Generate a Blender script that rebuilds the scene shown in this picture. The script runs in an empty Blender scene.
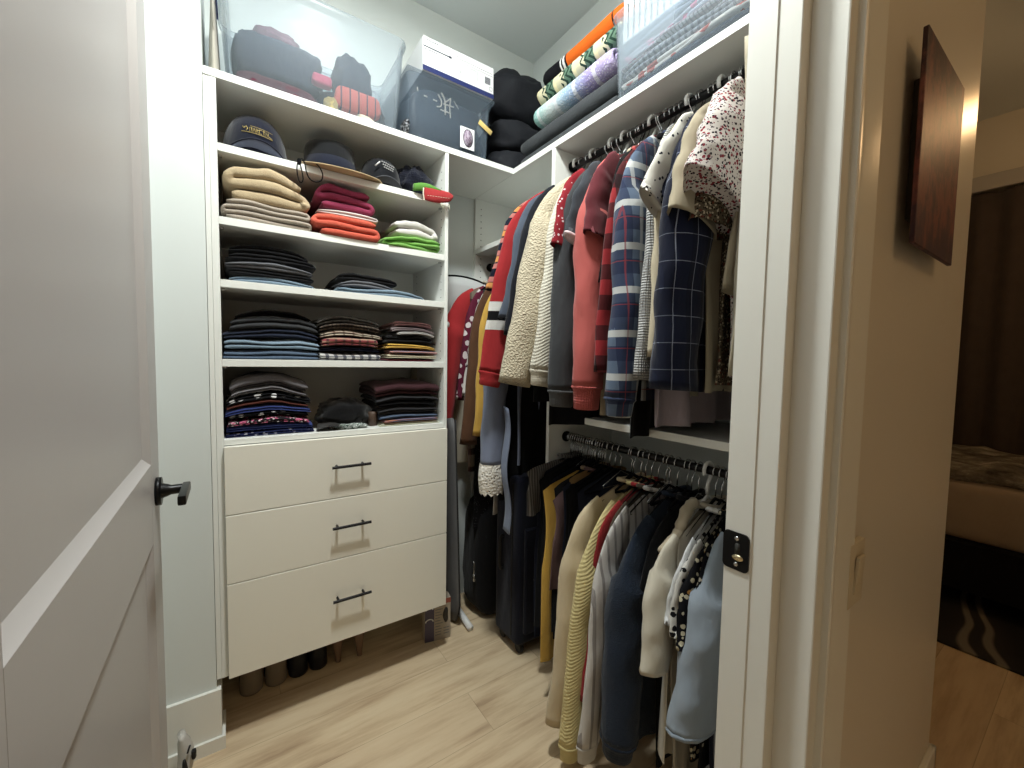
import bpy, bmesh, math, random
from mathutils import Vector, Matrix, noise
from math import sin, cos, pi, radians
SC = bpy.context.scene
COL = SC.collection

# ------------------------------------------------------------------ camera
F = 413.0
CAM = Vector((0, 0, 1.27))
MR = ((0.82646056, -0.01772241, 0.56271561), (-0.56274259, -0.05590784, 0.8247394), (0.01684385, -0.99827863, -0.05617878))
M3 = Matrix(MR)
def on(u, v, ax, val):
    r = M3 @ Vector((u - 512, v - 384, F)); t = (val - CAM[ax]) / r[ax]
    return CAM + r * t
camd = bpy.data.cameras.new('camera'); cam = bpy.data.objects.new('camera', camd); COL.objects.link(cam)
camd.sensor_width = 36; camd.lens = 36 * F / 1024; camd.clip_start = 0.02
cm = Matrix.Identity(4)
for i in range(3):
    cm[i][0] = MR[i][0]; cm[i][1] = -MR[i][1]; cm[i][2] = -MR[i][2]; cm[i][3] = CAM[i]
cam.matrix_world = cm
SC.camera = cam
SC.view_settings.view_transform = 'Standard'; SC.view_settings.look = 'None'
SC.view_settings.exposure = 0.40; SC.view_settings.gamma = 1.0; SC.view_settings.use_curve_mapping = False

# ------------------------------------------------------------------ materials
class G:
    def __init__(s, name, rough=0.8, spec=0.3, metal=0.0):
        s.m = bpy.data.materials.new(name); s.m.use_nodes = True
        s.nt = s.m.node_tree; s.b = s.nt.nodes['Principled BSDF']
        s.b.inputs['Roughness'].default_value = rough
        s.b.inputs['Specular IOR Level'].default_value = spec
        s.b.inputs['Metallic'].default_value = metal
    def n(s, typ, ins=None, **props):
        nd = s.nt.nodes.new('ShaderNode' + typ)
        for k, v in props.items(): setattr(nd, k, v)
        for k, v in (ins or {}).items(): s.set(nd.inputs[k], v)
        return nd
    def set(s, inp, v):
        if hasattr(v, 'is_output'): s.nt.links.new(v, inp)
        elif isinstance(v, (tuple, list)) and len(v) == 3 and inp.type == 'RGBA': inp.default_value = (*v, 1)
        else: inp.default_value = v
    def coord(s, kind='Object', scale=(1, 1, 1), loc=(0, 0, 0), rot=(0, 0, 0)):
        tc = s.n('TexCoord'); mp = s.n('Mapping', {'Vector': tc.outputs[kind], 'Scale': scale, 'Location': loc, 'Rotation': rot})
        return mp.outputs[0]
    def math(s, op, a, b=0.0, c=0.0):
        return s.n('Math', {0: a, 1: b, 2: c}, operation=op).outputs[0]
    def sep(s, v): return s.n('SeparateXYZ', {0: v}).outputs
    def mix(s, f, a, b, mode='MIX'):
        nd = s.n('Mix', None, data_type='RGBA', blend_type=mode)
        s.set(nd.inputs[0], f); s.set(nd.inputs[6], a); s.set(nd.inputs[7], b)
        return nd.outputs[2]
    def noise(s, vec, scale, detail=3, rough=.5): return s.n('TexNoise', {'Vector': vec, 'Scale': scale, 'Detail': detail, 'Roughness': rough}).outputs
    def ramp(s, f, stops):
        nd = s.n('ValToRGB', {0: f}); cr = nd.color_ramp
        while len(cr.elements) < len(stops): cr.elements.new(0.5)
        for e, (p, c) in zip(cr.elements, stops): e.position = p; e.color = (*c, 1) if len(c) == 3 else c
        return nd.outputs[0]
    def col(s, c): s.set(s.b.inputs['Base Color'], c)
    def bump(s, h, strength=.3, dist=.002):
        nd = s.n('Bump', {'Height': h, 'Strength': strength, 'Distance': dist}); s.nt.links.new(nd.outputs[0], s.b.inputs['Normal'])
    def stripe(s, c, period, width, off=0.0):
        fr = s.math('FRACT', s.math('ADD', s.math('DIVIDE', c, period), off)); return s.math('LESS_THAN', fr, width)

def lin(*c):  # sRGB 0-255 -> linear
    return tuple(((x / 255) / 12.92 if x / 255 <= .04045 else ((x / 255 + .055) / 1.055) ** 2.4) for x in c)
def mix3(a, b, t): return tuple(x * (1 - t) + y * t for x, y in zip(a, b))

def plain(name, c, rough=.45, spec=.4, metal=0.0, var=.03, nb=0.0, nscale=60):
    g = G(name, rough, spec, metal); v = g.coord()
    f = g.noise(v, 6, 3)[0]
    g.col(g.mix(f, tuple(x * (1 - var) for x in c), tuple(min(1, x * (1 + var)) for x in c)))
    if nb: g.bump(g.noise(v, nscale, 3)[0], nb, .002)
    return g.m
def cloth(name, c, kind='weave', scale=1.0, strength=.22, var=.16, rough=.92, stripes=(), sheen=0.1):
    """fabric: soft tone variation, woven / knitted / fleecy / cabled relief, optional (axis, period, width, offset, colour, alpha) bands"""
    g = G(name, rough, .12); v = g.coord(); x, y, z = g.sep(v)
    base = g.mix(g.noise(v, 14, 4)[0], tuple(k * (1 - var) for k in c), tuple(min(1, k * (1 + var)) for k in c))
    for ax, per, wid, off, cc, al in stripes:
        k = {'x': x, 'y': y, 'z': z}[ax] if ax in 'xyz' else g.math('ADD', x, g.math('MULTIPLY', y, .9))
        base = g.mix(g.math('MULTIPLY', g.stripe(k, per, wid, off), al), base, cc)
    g.col(base)
    if kind == 'weave': h = g.noise(v, 420 * scale, 2)[0]; d = .0012
    elif kind == 'knit':
        w = g.n('TexWave', {'Vector': v, 'Scale': 55 * scale, 'Distortion': 1.5, 'Detail': 1.0}, wave_type='BANDS', bands_direction='X').outputs[1]
        w2 = g.n('TexWave', {'Vector': v, 'Scale': 40 * scale, 'Distortion': 2.0}, wave_type='BANDS', bands_direction='Z').outputs[1]
        h = g.math('ADD', w, g.math('MULTIPLY', w2, .5)); d = .003
    elif kind == 'fleece': h = g.n('TexVoronoi', {'Vector': v, 'Scale': 210 * scale, 'Randomness': 1.0}).outputs[0]; d = .004
    elif kind == 'cable':
        w = g.n('TexWave', {'Vector': g.coord(rot=(0, radians(30), 0)), 'Scale': 34 * scale, 'Distortion': 2.0}, wave_type='BANDS', bands_direction='Z').outputs[1]
        w3 = g.n('TexWave', {'Vector': v, 'Scale': 16 * scale, 'Distortion': .5}, wave_type='BANDS', bands_direction='Y').outputs[1]
        h = g.math('ADD', g.math('MULTIPLY', w, .5), g.math('MULTIPLY', w3, .4)); d = .0025
    elif kind == 'towel': h = g.noise(v, 260 * scale, 4, .7)[0]; d = .003
    else: h = g.noise(v, 30, 3)[0]; d = .001
    cr = g.noise(g.coord(scale=(1, 1, .45)), 9, 4, .55)[0]
    b1 = g.n('Bump', {'Height': cr, 'Strength': .55, 'Distance': .02})
    b2 = g.n('Bump', {'Height': h, 'Strength': strength, 'Distance': d, 'Normal': b1.outputs[0]}); g.nt.links.new(b2.outputs[0], g.b.inputs['Normal'])
    g.b.inputs['Sheen Weight'].default_value = sheen
    return g.m
def printed(name, base, marks, relief=300):
    """cloth with scattered spots: marks = (scale, radius, colour, seed)"""
    g = G(name, .9, .1); v = g.coord(); c = base
    for sc, rad, cc, sd in marks:
        vo = g.n('TexVoronoi', {'Vector': g.coord(loc=(sd, sd * .7, sd * 1.3)), 'Scale': sc, 'Randomness': .9})
        wob = g.math('ADD', vo.outputs[0], g.math('MULTIPLY', g.noise(v, sc * 3.0, 2)[0], rad * .9))
        c = g.mix(g.math('LESS_THAN', wob, rad * 1.9), c, cc)
    g.col(c); g.bump(g.noise(v, relief, 2)[0], .25, .001)
    return g.m

M = {}
M['wall'] = plain('white_wall_paint', lin(214, 220, 219), .55, .35, var=.015, nb=.06, nscale=120)
M['hallwall'] = plain('satin_wall_paint', lin(214, 208, 196), .32, .5, var=.015, nb=.05, nscale=90)
M['ceil'] = plain('ceiling_paint', lin(222, 228, 228), .8, .2, var=.01, nb=.1, nscale=200)
M['trim'] = plain('white_trim_paint', lin(226, 226, 220), .35, .5, var=.01, nb=.02, nscale=40)
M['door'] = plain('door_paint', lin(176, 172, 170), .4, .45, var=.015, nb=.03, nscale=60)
M['melamine'] = plain('white_melamine', lin(228, 230, 226), .4, .4, var=.01)
M['drawer'] = plain('cream_drawer_front', lin(233, 231, 220), .4, .4, var=.01)
M['black'] = plain('black_metal', lin(24, 24, 26), .35, .5, .6)
M['rodmat'] = plain('dark_bronze_rod', lin(34, 33, 34), .35, .5, .7)
M['chrome'] = plain('brushed_steel', lin(190, 192, 195), .25, .5, 1.0)
M['whiteplastic'] = plain('white_plastic', lin(225, 226, 226), .35, .5)
M['velvet'] = plain('black_velvet', lin(16, 16, 18), .95, .1)
M['blackplastic'] = plain('black_plastic', lin(20, 20, 22), .5, .4)
M['hole'] = plain('dark_hole', lin(60, 60, 58), .8, .1)
M['brass'] = plain('brass_latch', lin(215, 200, 165), .25, .5, .9)
M['ivory'] = plain('ivory_plastic', lin(205, 196, 176), .4, .4)

def floor_mat():
    g = G('oak_plank_floor', .42, .35); v = g.coord('Object'); x, y, z = g.sep(v)
    row = g.math('FLOOR', g.math('DIVIDE', y, .19))
    rn = g.n('TexWhiteNoise', {'W': row}, noise_dimensions='1D').outputs[0]
    xo = g.math('ADD', g.math('DIVIDE', x, 1.25), g.math('MULTIPLY', rn, 3.7))
    brd = g.math('FLOOR', xo)
    cid = g.n('TexWhiteNoise', {'Vector': g.n('CombineXYZ', {0: brd, 1: row}).outputs[0]}, noise_dimensions='3D').outputs[0]
    sv = g.n('CombineXYZ', {0: g.math('ADD', g.math('MULTIPLY', x, 2.0), g.math('MULTIPLY', cid, 30)), 1: g.math('MULTIPLY', y, 22.0), 2: 0}).outputs[0]
    grain = g.noise(sv, 1.0, 6, .62)[0]
    sv2 = g.n('CombineXYZ', {0: g.math('ADD', g.math('MULTIPLY', x, 1.3), g.math('MULTIPLY', cid, 11)), 1: g.math('MULTIPLY', y, 6.0), 2: 0}).outputs[0]
    streak = g.noise(sv2, 1.6, 5, .6)[0]
    c = g.ramp(g.math('ADD', g.math('MULTIPLY', grain, .55), g.math('MULTIPLY', streak, .45)),
               [(.30, lin(132, 106, 82)), (.42, lin(184, 160, 130)), (.52, lin(212, 192, 160)), (.70, lin(228, 212, 182))])
    c = g.mix(g.math('MULTIPLY', cid, .45), c, lin(196, 174, 146))
    kn = g.n('TexVoronoi', {'Vector': g.n('CombineXYZ', {0: g.math('MULTIPLY', x, 1.2), 1: g.math('MULTIPLY', y, 4.5), 2: 0}).outputs[0], 'Scale': 1.0}).outputs[0]
    c = g.mix(g.math('MULTIPLY', g.math('LESS_THAN', kn, .018), .5), c, lin(96, 70, 46))
    seam = g.math('LESS_THAN', g.math('FRACT', g.math('DIVIDE', y, .19)), .012)
    seam2 = g.math('LESS_THAN', g.math('FRACT', xo), .002)
    c = g.mix(g.math('MULTIPLY', g.math('MAXIMUM', seam, seam2), .32), c, lin(100, 80, 60))
    g.col(c); g.bump(g.math('ADD', grain, g.math('MULTIPLY', seam, -1.5)), .12, .002)
    return g.m
M['floor'] = floor_mat()

def clear_mat(name, tint, fac, rough=.25):
    g = G(name, rough, .5); v = g.coord()
    g.col(g.mix(g.noise(v, 5, 3)[0], tuple(k * .92 for k in tint), tint))
    tr = g.n('BsdfTransparent', {0: (.93, .95, .97)})
    out = g.nt.nodes['Material Output']
    fr = g.n('Fresnel', {0: 1.35}).outputs[0]
    f = g.math('ADD', fac, g.math('MULTIPLY', fr, .35))
    mx = g.n('MixShader', {0: f}); g.nt.links.new(tr.outputs[0], mx.inputs[1]); g.nt.links.new(g.b.outputs[0], mx.inputs[2])
    g.nt.links.new(mx.outputs[0], out.inputs[0])
    return g.m
M['clear'] = clear_mat('milky_clear_plastic', lin(172, 182, 190), .14)
M['smoky'] = clear_mat('smoky_clear_plastic', lin(140, 155, 170), .12)
M['sheer'] = clear_mat('sheer_white_fabric', lin(225, 228, 228), .62, .8)

# ------------------------------------------------------------------ mesh helpers
def merge(bm, other):
    me = bpy.data.meshes.new('t'); other.to_mesh(me); bm.from_mesh(me); bpy.data.meshes.remove(me); other.free(); return bm
def box(x0, x1, y0, y1, z0, z1, bev=0.0015, seg=1, bm=None, rot=None):
    b = bmesh.new(); bmesh.ops.create_cube(b, size=1.0)
    for v in b.verts: v.co = Vector(((x0 + x1) / 2 + v.co.x * (x1 - x0), (y0 + y1) / 2 + v.co.y * (y1 - y0), (z0 + z1) / 2 + v.co.z * (z1 - z0)))
    if bev > 0: bmesh.ops.bevel(b, geom=b.edges[:] + b.verts[:], offset=min(bev, .45 * min(x1 - x0, y1 - y0, z1 - z0)), segments=seg, profile=.6, affect='EDGES')
    if rot:
        c = Vector(((x0 + x1) / 2, (y0 + y1) / 2, (z0 + z1) / 2)) if len(rot) < 3 else rot[2]
        bmesh.ops.rotate(b, verts=b.verts, cent=c, matrix=Matrix.Rotation(rot[0], 3, rot[1]))
    return merge(bm, b) if bm is not None else b
def grid(fn, nu, nv, closeu=False, bm=None, capv=False):
    b = bm if bm is not None else bmesh.new()
    R = [[b.verts.new(fn(i, j)) for i in range(nu)] for j in range(nv)]
    for j in range(nv - 1):
        for i in range(nu if closeu else nu - 1):
            i2 = (i + 1) % nu
            try: b.faces.new((R[j][i], R[j][i2], R[j + 1][i2], R[j + 1][i]))
            except ValueError: pass
    if capv and closeu:
        for r, fl in ((R[0], True), (R[-1], False)):
            try: b.faces.new(r[::-1] if fl else r)
            except ValueError: pass
    return b
def tube(pts, r, n=8, bm=None, closed=False):
    pts = [Vector(p) for p in pts]; m = len(pts); fr = []
    up = Vector((0.13, 0.07, 1))
    T = []
    for i in range(m):
        a = pts[(i - 1) % m] if (closed or i > 0) else pts[0]; c = pts[(i + 1) % m] if (closed or i < m - 1) else pts[-1]
        T.append((c - a).normalized())
    nrm = T[0].cross(up); nrm = nrm.normalized() if nrm.length > 1e-4 else Vector((1, 0, 0))
    for i in range(m):
        nrm = (nrm - T[i] * nrm.dot(T[i])).normalized(); fr.append((nrm.copy(), T[i].cross(nrm)))
    rr = (lambda i: r[i] if isinstance(r, (list, tuple)) else r)
    mm = m + 1 if closed else m
    return grid(lambda i, j: pts[j % m] + (fr[j % m][0] * cos(2 * pi * i / n) + fr[j % m][1] * sin(2 * pi * i / n)) * rr(j % m), n, mm, True, bm, capv=not closed)
def lathe(prof, c, n=28, bm=None, sx=1.0, sy=1.0):
    c = Vector(c)
    return grid(lambda i, j: c + Vector((prof[j][0] * cos(2 * pi * i / n) * sx, prof[j][0] * sin(2 * pi * i / n) * sy, prof[j][1])), n, len(prof), True, bm, capv=True)
def nz(x, y, z=0.0): return noise.noise(Vector((x, y, z)))
def blob(c, s, seed=0, amp=.15, fr=2.0, e=.7, nu=36, nv=22, bm=None, flat=True):
    c = Vector(c)
    def sg(t, p): return math.copysign(abs(t) ** p, t)
    def fn(i, j):
        a = 2 * pi * i / nu; b = -pi / 2 + pi * j / (nv - 1)
        d = Vector((sg(cos(b), e) * sg(cos(a), e), sg(cos(b), e) * sg(sin(a), e), sg(sin(b), e)))
        k = 1 + amp * (nz(d.x * fr + seed, d.y * fr, d.z * fr) + .5 * nz(d.x * fr * 2.3, d.y * fr * 2.3 + seed, d.z * fr * 2.3))
        p = Vector((d.x * s[0] * k, d.y * s[1] * k, d.z * s[2] * (k if d.z > 0 or not flat else 1)))
        return c + p
    return grid(fn, nu, nv, True, bm, capv=True)

def obj(name, bm, mat, parent=None, smooth=True, loc=None):
    me = bpy.data.meshes.new(name)
    bmesh.ops.remove_doubles(bm, verts=bm.verts, dist=1e-6)
    bmesh.ops.recalc_face_normals(bm, faces=bm.faces)
    if parent is not None:
        o_ = Vector(parent['_org'])
    elif loc is not None: o_ = Vector(loc)
    else:
        xs = [v.co for v in bm.verts]
        o_ = Vector(((min(v.x for v in xs) + max(v.x for v in xs)) / 2, (min(v.y for v in xs) + max(v.y for v in xs)) / 2, min(v.z for v in xs)))
    for v in bm.verts: v.co -= o_
    bm.to_mesh(me); bm.free()
    if smooth:
        for p in me.polygons: p.use_smooth = True
    ob = bpy.data.objects.new(name, me); COL.objects.link(ob)
    for m_ in (mat if isinstance(mat, (list, tuple)) else [mat]): me.materials.append(m_)
    ob['_org'] = tuple(o_)
    if parent is not None: ob.parent = parent
    else: ob.location = o_
    return ob
def hard(o, ang=35):
    me = o.data
    me.set_sharp_from_angle(angle=radians(ang)); return o
def tag(o, label, cat, group=None):
    o['label'] = label; o['category'] = cat
    if group: o['group'] = group
    return o
def thing(name, label, cat, loc, group=None):
    o = bpy.data.objects.new(name, None); COL.objects.link(o); o.location = loc; o['_org'] = tuple(loc)
    o.empty_display_size = .05
    return tag(o, label, cat, group)
def struct(name, bm, mat, smooth=False):
    o = obj(name, bm, mat, smooth=smooth, loc=(0, 0, 0)); o['kind'] = 'structure'; return o

# ================================================================== SETTING
YU, YB, XL, XR, XW, ZC = 1.583, 1.95, -.21, 1.068, 1.44, 2.94
YI, YH, XJ = .387, .258, .763         # door wall: closet face, hall face, strike jamb
WX = 1.71
BX, BY0, BY1, HY = 4.25, -1.5, 3.0, -1.5
struct('floor', box(-1.2, 4.4, -1.6, 3.1, -.1, 0, 0), M['floor'])
struct('ceiling', box(-1.2, 4.4, -1.6, 3.1, ZC, ZC + .1, 0), M['ceil'])
bm = box(-.35, -.055, YU, YB + .1, 0, ZC, 0)
struct('wall_left_return', bm, M['wall'])
struct('wall_left', box(-.33, XL, YI, YU, 0, ZC, 0), M['wall'])
struct('wall_back', box(-.055, XW, YB, YB + .1, 0, ZC, 0), M['wall'])
struct('wall_right', box(XW, WX, YI, 3.0, 0, ZC, 0), M['wall'])
# door wall, with its opening
bm = box(-1.1, -.172, YH, YI, 0, ZC, 0)
box(XJ + .0625, WX, YH, YI, 0, ZC, 0, bm=bm)
box(-.172, XJ + .0625, YH, YI, 2.44, ZC, 0, bm=bm)
struct('wall_front', bm, M['hallwall'])
# hall and bedroom shell
struct('wall_hall_rear', box(-1.2, 4.4, -1.6, -1.5, 0, ZC, 0), M['hallwall'])
struct('wall_hall_left', box(-1.2, -1.1, -1.5, .3, 0, ZC, 0), M['hallwall'])
struct('wall_bedroom_far', box(4.22, 4.32, -1.5, 3.0, 0, ZC, 0), M['hallwall'])
struct('wall_bedroom_back', box(WX, 4.22, 3.0, 3.1, 0, ZC, 0), M['hallwall'])
# outer skin of the wall end that the picture hangs on (hall paint on the corner)
struct('wall_corner', box(WX + .0001, WX + .003, YH, 2.9, 0, ZC, 0), M['hallwall'])

# left baseboard, wrapped round the corner of the wall
def ell(x1, yf, yb, ye, xw, h):
    P = [(-.21, yf), (x1, yf), (x1, ye), (xw, ye), (xw, yb), (-.21, yb)]
    b = bmesh.new(); a = [b.verts.new((x, y, 0)) for x, y in P]; c = [b.verts.new((x, y, h)) for x, y in P]
    for i in range(6): k = (i + 1) % 6; b.faces.new((a[i], a[k], c[k], c[i]))
    b.faces.new(a[::-1]); b.faces.new(c); return b
bm = ell(-.043, YU - .012, YU - .0003, YU + .10, -.0547, .197)
hard(struct('baseboard_left', bm, M['trim'], True))
bm = ell(-.034, YU - .021, YU - .0123, YU + .10, -.0427, .043)
hard(struct('trim_1', bm, M['trim'], True))
# hall baseboard
bm = box(.93, WX + .02, YH - .014, YH, 0, .14, .003); box(WX + .003, WX + .017, YH - .014, 2.9, 0, .14, .003, bm=bm)
hard(struct('baseboard_hall', bm, M['trim'], True))

# strike jamb: stepped profile seen from the doorway, extruded upwards
prof = [(XJ, YI + .012), (XJ, .352), (XJ + .0025, .350), (XJ + .0025, .3165), (XJ + .0035, .315), (XJ + .030, .3135),
        (XJ + .030, .263), (XJ + .031, .261), (XJ + .056, .260), (XJ + .057, .258), (XJ + .057, .2495), (XJ + .060, .2475), (XJ + .070, .2485),
        (XJ + .076, .2505), (XJ + .086, .2490), (XJ + .148, .2470), (XJ + .152, .2495), (XJ + .152, YH - .0005),
        (XJ + .062, YH - .0005), (XJ + .062, YI + .012)]
b = bmesh.new(); lo = [b.verts.new((x, y, 0)) for x, y in prof]; hi = [b.verts.new((x, y, 2.44)) for x, y in prof]
for i in range(len(prof)):
    k = (i + 1) % len(prof); b.faces.new((lo[i], lo[k], hi[k], hi[i]))
b.faces.new(hi)
jamb = hard(struct('trim_2', b, M['trim'], True), 25)
# closet-side casing of the same jamb, hinge jamb, header
hard(struct('trim_3', box(XJ + .012, XJ + .085, YI, YI + .016, 0, 2.51, .003), M['trim'], True))
bm = box(-.172, -.155, YH - .01, YI, 0, 2.44, .002); box(-.25, -.165, YH - .014, YH, 0, 2.51, .003, bm=bm)
hard(struct('trim_4', bm, M['trim'], True))
bm = box(-.25, XJ + .085, YH - .014, YH, 2.43, 2.51, .003); box(-.172, XJ + .016, YH, YI, 2.425, 2.44, .002, bm=bm)
hard(struct('trim_5', bm, M['trim'], True))

# strike plate on the jamb
sp = thing('strike_plate', 'matte black strike plate with a keyhole-shaped slot, screwed to the white door jamb', 'strike plate', (XJ, .376, .90))
b = bmesh.new()
pts = []
for cx, cz, a0 in ((.006, .072, 0), (-.040 + .046, 0, 0)): pass
def rrect(y0, y1, z0, z1, r, n=6):
    P = []
    for (cy, cz, a) in ((y1 - r, z1 - r, 0), (y0 + r, z1 - r, pi / 2), (y0 + r, z0 + r, pi), (y1 - r, z0 + r, 1.5 * pi)):
        for k in range(n + 1): P.append((cy + r * cos(a + pi / 2 * k / n), cz + r * sin(a + pi / 2 * k / n)))
    return P
P = rrect(.354, .401, .893, .963, .009)
def prism_x(P, x0, x1, bm=None):
    b = bm if bm is not None else bmesh.new()
    a = [b.verts.new((x0, y, z)) for y, z in P]; c = [b.verts.new((x1, y, z)) for y, z in P]
    for i in range(len(P)): k = (i + 1) % len(P); b.faces.new((a[i], a[k], c[k], c[i]))
    b.faces.new(a[::-1]); b.faces.new(c); return b
def prism_y(P, y0, y1, bm=None):
    b = bm if bm is not None else bmesh.new()
    a = [b.verts.new((x, y0, z)) for x, z in P]; c = [b.verts.new((x, y1, z)) for x, z in P]
    for i in range(len(P)): k = (i + 1) % len(P); b.faces.new((a[i], a[k], c[k], c[i]))
    b.faces.new(a[::-1]); b.faces.new(c); return b
hard(obj('plate', prism_x(P, XJ - .0022, XJ + .0005), M['black'], sp))
el = lambda cy, cz, ry, rz, n=20: [(cy + ry * cos(2 * pi * k / n), cz + rz * sin(2 * pi * k / n)) for k in range(n)]
o = obj('slot', prism_x(rrect(.370, .379, .918, .944, .004), XJ - .0027, XJ - .0021), M['hole'], sp); o['label'] = 'dark slot'
o = obj('latch_hole', prism_x(el(.373, .917, .010, .0055), XJ - .0034, XJ - .0021), M['brass'], sp); o['label'] = 'bright metal lip of the latch hole'
for z in (.952, .904):
    obj('screw', prism_x(el(.376, z, .004, .004, 12), XJ - .0032, XJ - .0021), M['chrome'], sp)

# ------------------------------------------------------------------ door (open, two recessed panels)
DX, DT, DY0, DY1, DZ1 = -.15, .038, .40, 1.315, 2.41
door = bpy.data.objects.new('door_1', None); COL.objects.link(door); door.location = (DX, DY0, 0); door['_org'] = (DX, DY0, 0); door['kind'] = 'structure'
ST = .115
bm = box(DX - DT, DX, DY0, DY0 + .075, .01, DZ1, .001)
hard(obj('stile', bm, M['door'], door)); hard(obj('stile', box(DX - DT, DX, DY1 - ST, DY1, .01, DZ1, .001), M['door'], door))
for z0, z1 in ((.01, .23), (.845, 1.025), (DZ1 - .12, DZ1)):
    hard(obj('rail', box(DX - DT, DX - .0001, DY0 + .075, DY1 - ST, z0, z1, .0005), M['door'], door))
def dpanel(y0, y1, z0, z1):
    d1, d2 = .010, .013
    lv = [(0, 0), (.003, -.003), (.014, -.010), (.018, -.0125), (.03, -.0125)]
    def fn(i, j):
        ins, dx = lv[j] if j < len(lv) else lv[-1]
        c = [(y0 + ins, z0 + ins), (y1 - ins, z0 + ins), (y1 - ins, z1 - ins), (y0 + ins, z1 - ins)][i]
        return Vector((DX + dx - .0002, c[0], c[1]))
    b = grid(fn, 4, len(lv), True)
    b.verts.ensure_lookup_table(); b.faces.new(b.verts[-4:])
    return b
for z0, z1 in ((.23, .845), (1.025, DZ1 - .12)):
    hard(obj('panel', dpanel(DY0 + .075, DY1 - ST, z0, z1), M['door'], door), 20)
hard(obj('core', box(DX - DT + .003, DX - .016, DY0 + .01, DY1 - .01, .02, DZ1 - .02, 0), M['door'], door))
# lever handle
hy, hz = 1.262, .948
hs = obj('door_handle', prism_x([(y, z) for y, z in el(hy, hz, .033, .033, 32)], DX, DX + .010), M['black'], door)
hs['label'] = 'black round rose with a lever'
def sub(name, bm, mat, parent): return obj(name, bm, mat, parent)
b = tube([(DX + .009, hy, hz), (DX + .020, hy, hz), (DX + .028, hy, hz), (DX + .062, hy, hz)], [.019, .015, .0115, .0115], 16)
hard(sub('neck', b, M['black'], hs))
b = box(DX + .048, DX + .064, hy - .115, hy + .016, hz - .010, hz + .012, .004, 2)
hard(sub('lever', b, M['black'], hs))
bm = box(DX - .030, DX - .008, DY1 - .0005, DY1 + .0015, hz - .028, hz + .028, .0005)
hard(sub('latch_plate', bm, M['black'], hs))
for z in (.25, 1.15, 2.1):
    hard(obj('hinge', tube([(DX + .006, DY0 - .004, z - .045), (DX + .006, DY0 - .004, z + .045)], .006, 10), M['black'], door))

# ceiling light that lights the closet
LX, LY = .37, .86
cl = thing('ceiling_light', 'round flush ceiling light in the closet', 'light', (LX, LY, 2.88))
hard(obj('base', lathe([(.0, 2.94), (.17, 2.94), (.17, 2.915), (.0, 2.915)], (LX, LY, 0), 40), M['whiteplastic'], cl))
ge = G('light_diffuser'); ge.b.inputs['Emission Color'].default_value = (.97, 1, .96, 1); ge.b.inputs['Emission Strength'].default_value = 7
hard(obj('diffuser', lathe([(.0, 2.915), (.155, 2.915), (.15, 2.895), (.10, 2.882), (0, 2.878)], (LX, LY, 0), 40), ge.m, cl))
def area(name, loc, size, power, color, rot=(0, 0, 0), shape='DISK'):
    l = bpy.data.lights.new(name, 'AREA'); l.shape = shape; l.size = size; l.energy = power; l.color = color
    o = bpy.data.objects.new(name, l); COL.objects.link(o); o.location = loc; o.rotation_euler = rot; return o
area('closet_lamp', (LX, LY, 2.872), .20, 28, (.96, 1, .965))
def point(name, loc, r, power, color):
    l = bpy.data.lights.new(name, 'POINT'); l.shadow_soft_size = r; l.energy = power; l.color = color
    o = bpy.data.objects.new(name, l); COL.objects.link(o); o.location = loc; return o
WARM = (1, .62, .30)
point('hall_bulb', (2.9, -.05, 2.45), .05, 7.0, WARM)
point('hall_bulb_2', (.9, -1.05, 2.5), .10, 5.0, WARM)
hp = thing('pendant_lamp', 'small warm bulb hanging in the hall', 'light', (2.9, -.05, 2.4))
obj('bulb_shade', lathe([(.012, 2.56), (.05, 2.54), (.075, 2.50), (.078, 2.50), (.05, 2.55), (.012, 2.57)], (2.9, -.05, 0), 24), M['brass'], hp)
obj('cord', tube([(2.9, -.05, 2.56), (2.9, -.05, 2.94)], .004, 8), M['black'], hp)
W = bpy.data.worlds.new('world'); SC.world = W; W.use_nodes = True
W.node_tree.nodes['Background'].inputs[0].default_value = (.6, .65, .7, 1); W.node_tree.nodes['Background'].inputs[1].default_value = .02
SC.cycles.max_bounces = 8; SC.cycles.diffuse_bounces = 5; SC.cycles.transparent_max_bounces = 24

# ================================================================== BUILT-IN UNITS
T = .0235
SH = {1: 1.920, 2: 1.700, 3: 1.508, 4: 1.260, 5: 1.004}
def ix(x): return 0
un = thing('shelving_unit', 'tall white shelving unit with five open shelves above three cream drawers', 'shelving unit', (.36, 1.77, .2))
hard(obj('side_panel', box(-.0400, -.0215, YU + .0, YB - .001, .224, 2.108, .0006), M['melamine'], un))
hard(obj('side_panel', box(.7355, .7500, YU, YB - .001, .224, 2.108, .0006), M['melamine'], un))
bm = box(-.0538, -.0405, YU + .001, YU + .016, .224, 2.1080, .0006)
hard(obj('filler_strip', bm, M['melamine'], un))
hard(obj('back_panel', box(-.0213, .7353, YB - .012, YB - .001, .26, 2.108, 0), M['melamine'], un))
for k, z in SH.items():
    sh = hard(obj('shelf', box(-.0213, .7353, YU + .0008, YB - .012, z - (T if k < 5 else .019), z, .0008), M['melamine'], un))
    if k < 5:
        for y in (YU + .03,):
            for x0, x1 in ((-.0210, -.010), (.724, .7352)):
                hard(obj('shelf_pin', box(x0, x1, y, y + .012, z - T - .006, z - T - .0003, .001), M['chrome'], sh))
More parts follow.
